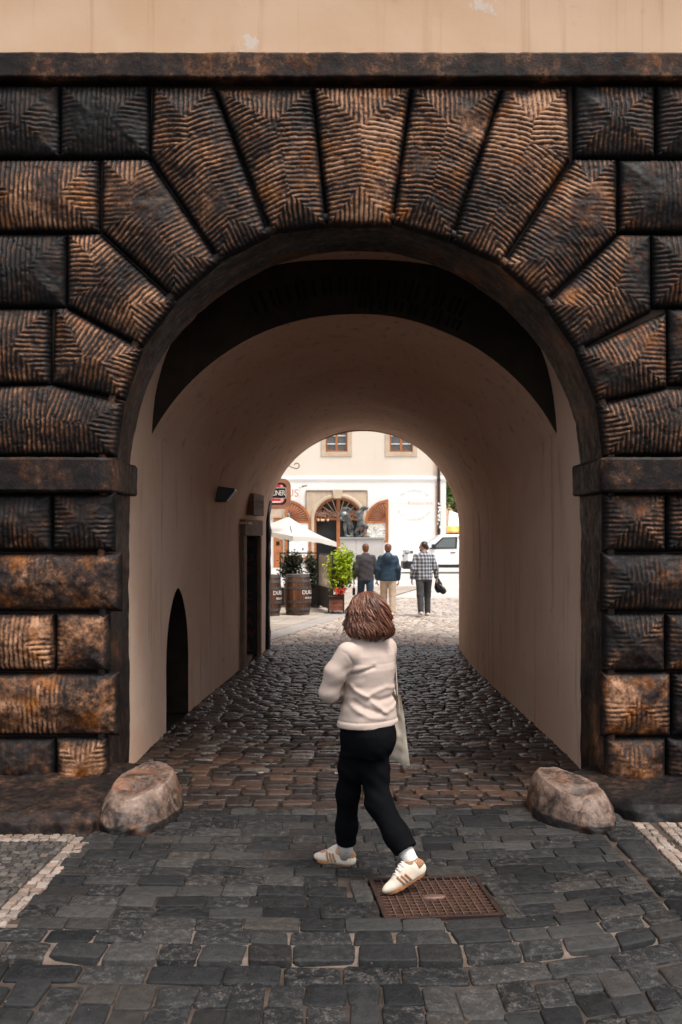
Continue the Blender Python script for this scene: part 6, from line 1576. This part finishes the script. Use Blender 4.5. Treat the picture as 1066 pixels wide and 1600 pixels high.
f.chain([S_(536, 802, -.1), S_(531.5, 808, -.1), S_(533, 811, -.2)], [.07, .05, .04], .03); f.chain([S_(541, 812), S_(539, 822), S_(540, 831), S_(541, 838)], [.085, .065, .05, .06], .03); f.chain([S_(543, 812, .1), S_(546, 822, .1), S_(547, 832, .1), S_(549.5, 838, .1)], [.10, .07, .045, .06], .03)
f.chain([S_(543.5, 808, .1), S_(548, 818, .15), S_(551, 824, .15), S_(551, 836, .15)], [.08, .09, .05, .05], .03); f.cap(S_(541, 838), S_(551, 838.2), .045, .05, .03)
f.ell(S_(570, 794), (.17, .11, .09), .03); f.chain([S_(567, 796), S_(562, 803), S_(563, 812), S_(565, 818)], [.10, .16, .13, .12], .04); f.chain([S_(563, 818), S_(560, 826), S_(557, 831), S_(559, 838)], [.11, .09, .07, .06], .04)
f.chain([S_(566, 818, .1), S_(571, 826, .1), S_(566, 832, .1), S_(571, 838, .1)], [.12, .09, .06, .06], .04); f.chain([S_(568, 819, -.1), S_(573, 823, -.1), S_(570, 832, -.1), S_(564, 837, -.1)], [.09, .08, .06, .05], .04); f.cap(S_(556, 838), S_(577, 838.4), .05, .05, .03)
X, Y, Z = f.grid(); f.f = f.f-.02*fbm(X*7+0*Y+0*Z, Y*7+0*X+0*Z, Z*7+0*X+0*Y, 31, 3); V, F = f.mesh(); mesh('figures', relax(V, F), F, M['bronze'], st)
# ------------------------------------------------------------------ light, camera, renderer
world = bpy.data.worlds.new('World'); scene.world = world; world.use_nodes = True
nt = world.node_tree; nt.nodes.clear(); wo = nt.nodes.new('ShaderNodeOutputWorld'); bg = nt.nodes.new('ShaderNodeBackground'); sk = nt.nodes.new('ShaderNodeTexSky')
SUN_EL, SUN_AZ = math.radians(66), math.radians(135)      # azimuth clockwise from +Y (the way the camera looks)
sk.sky_type = 'NISHITA'; sk.sun_disc = False; sk.sun_elevation = SUN_EL; sk.sun_rotation = SUN_AZ; sk.dust_density = 4; sk.air_density = 1.0; sk.ozone_density = 1.0
hs_ = nt.nodes.new('ShaderNodeHueSaturation'); hs_.inputs['Saturation'].default_value = .30
nt.links.new(sk.outputs[0], hs_.inputs['Color']); nt.links.new(hs_.outputs[0], bg.inputs[0]); nt.links.new(bg.outputs[0], wo.inputs[0]); bg.inputs[1].default_value = .13
sd = bpy.data.lights.new('sun', 'SUN'); sd.energy = 1.5; sd.angle = math.radians(18); sd.color = (1.0, .93, .84)
so = bpy.data.objects.new('sun', sd); COL.objects.link(so)
dv = Vector((math.sin(SUN_AZ)*math.cos(SUN_EL), math.cos(SUN_AZ)*math.cos(SUN_EL), math.sin(SUN_EL)))
so.rotation_euler = dv.to_track_quat('Z', 'Y').to_euler(); so.location = (0, 0, 30)
cd = bpy.data.cameras.new('camera'); cd.sensor_fit = 'VERTICAL'; cd.sensor_height = 36; cd.lens = 36; cd.shift_y = 35/1600; cd.clip_end = 3000; cd.clip_start = .05
cd.dof.use_dof = True; cd.dof.focus_distance = 6.6; cd.dof.aperture_fstop = 5.6
co = bpy.data.objects.new('camera', cd); COL.objects.link(co); co.location = (0, 0, EYE); co.rotation_euler = (PI/2, 0, 0); scene.camera = co
scene.view_settings.view_transform = 'Standard'; scene.view_settings.look = 'None'; scene.view_settings.exposure = 0.95; scene.view_settings.gamma = 1.0
scene.render.engine = 'CYCLES'; cy = scene.cycles; cy.use_denoising = True
try: cy.denoiser = 'OPENIMAGEDENOISE'
except Exception: pass
cy.max_bounces = 8; cy.diffuse_bounces = 5; cy.glossy_bounces = 3; cy.transmission_bounces = 6; cy.transparent_max_bounces = 8; cy.sample_clamp_indirect = 4; cy.caustics_reflective = False; cy.caustics_refractive = False
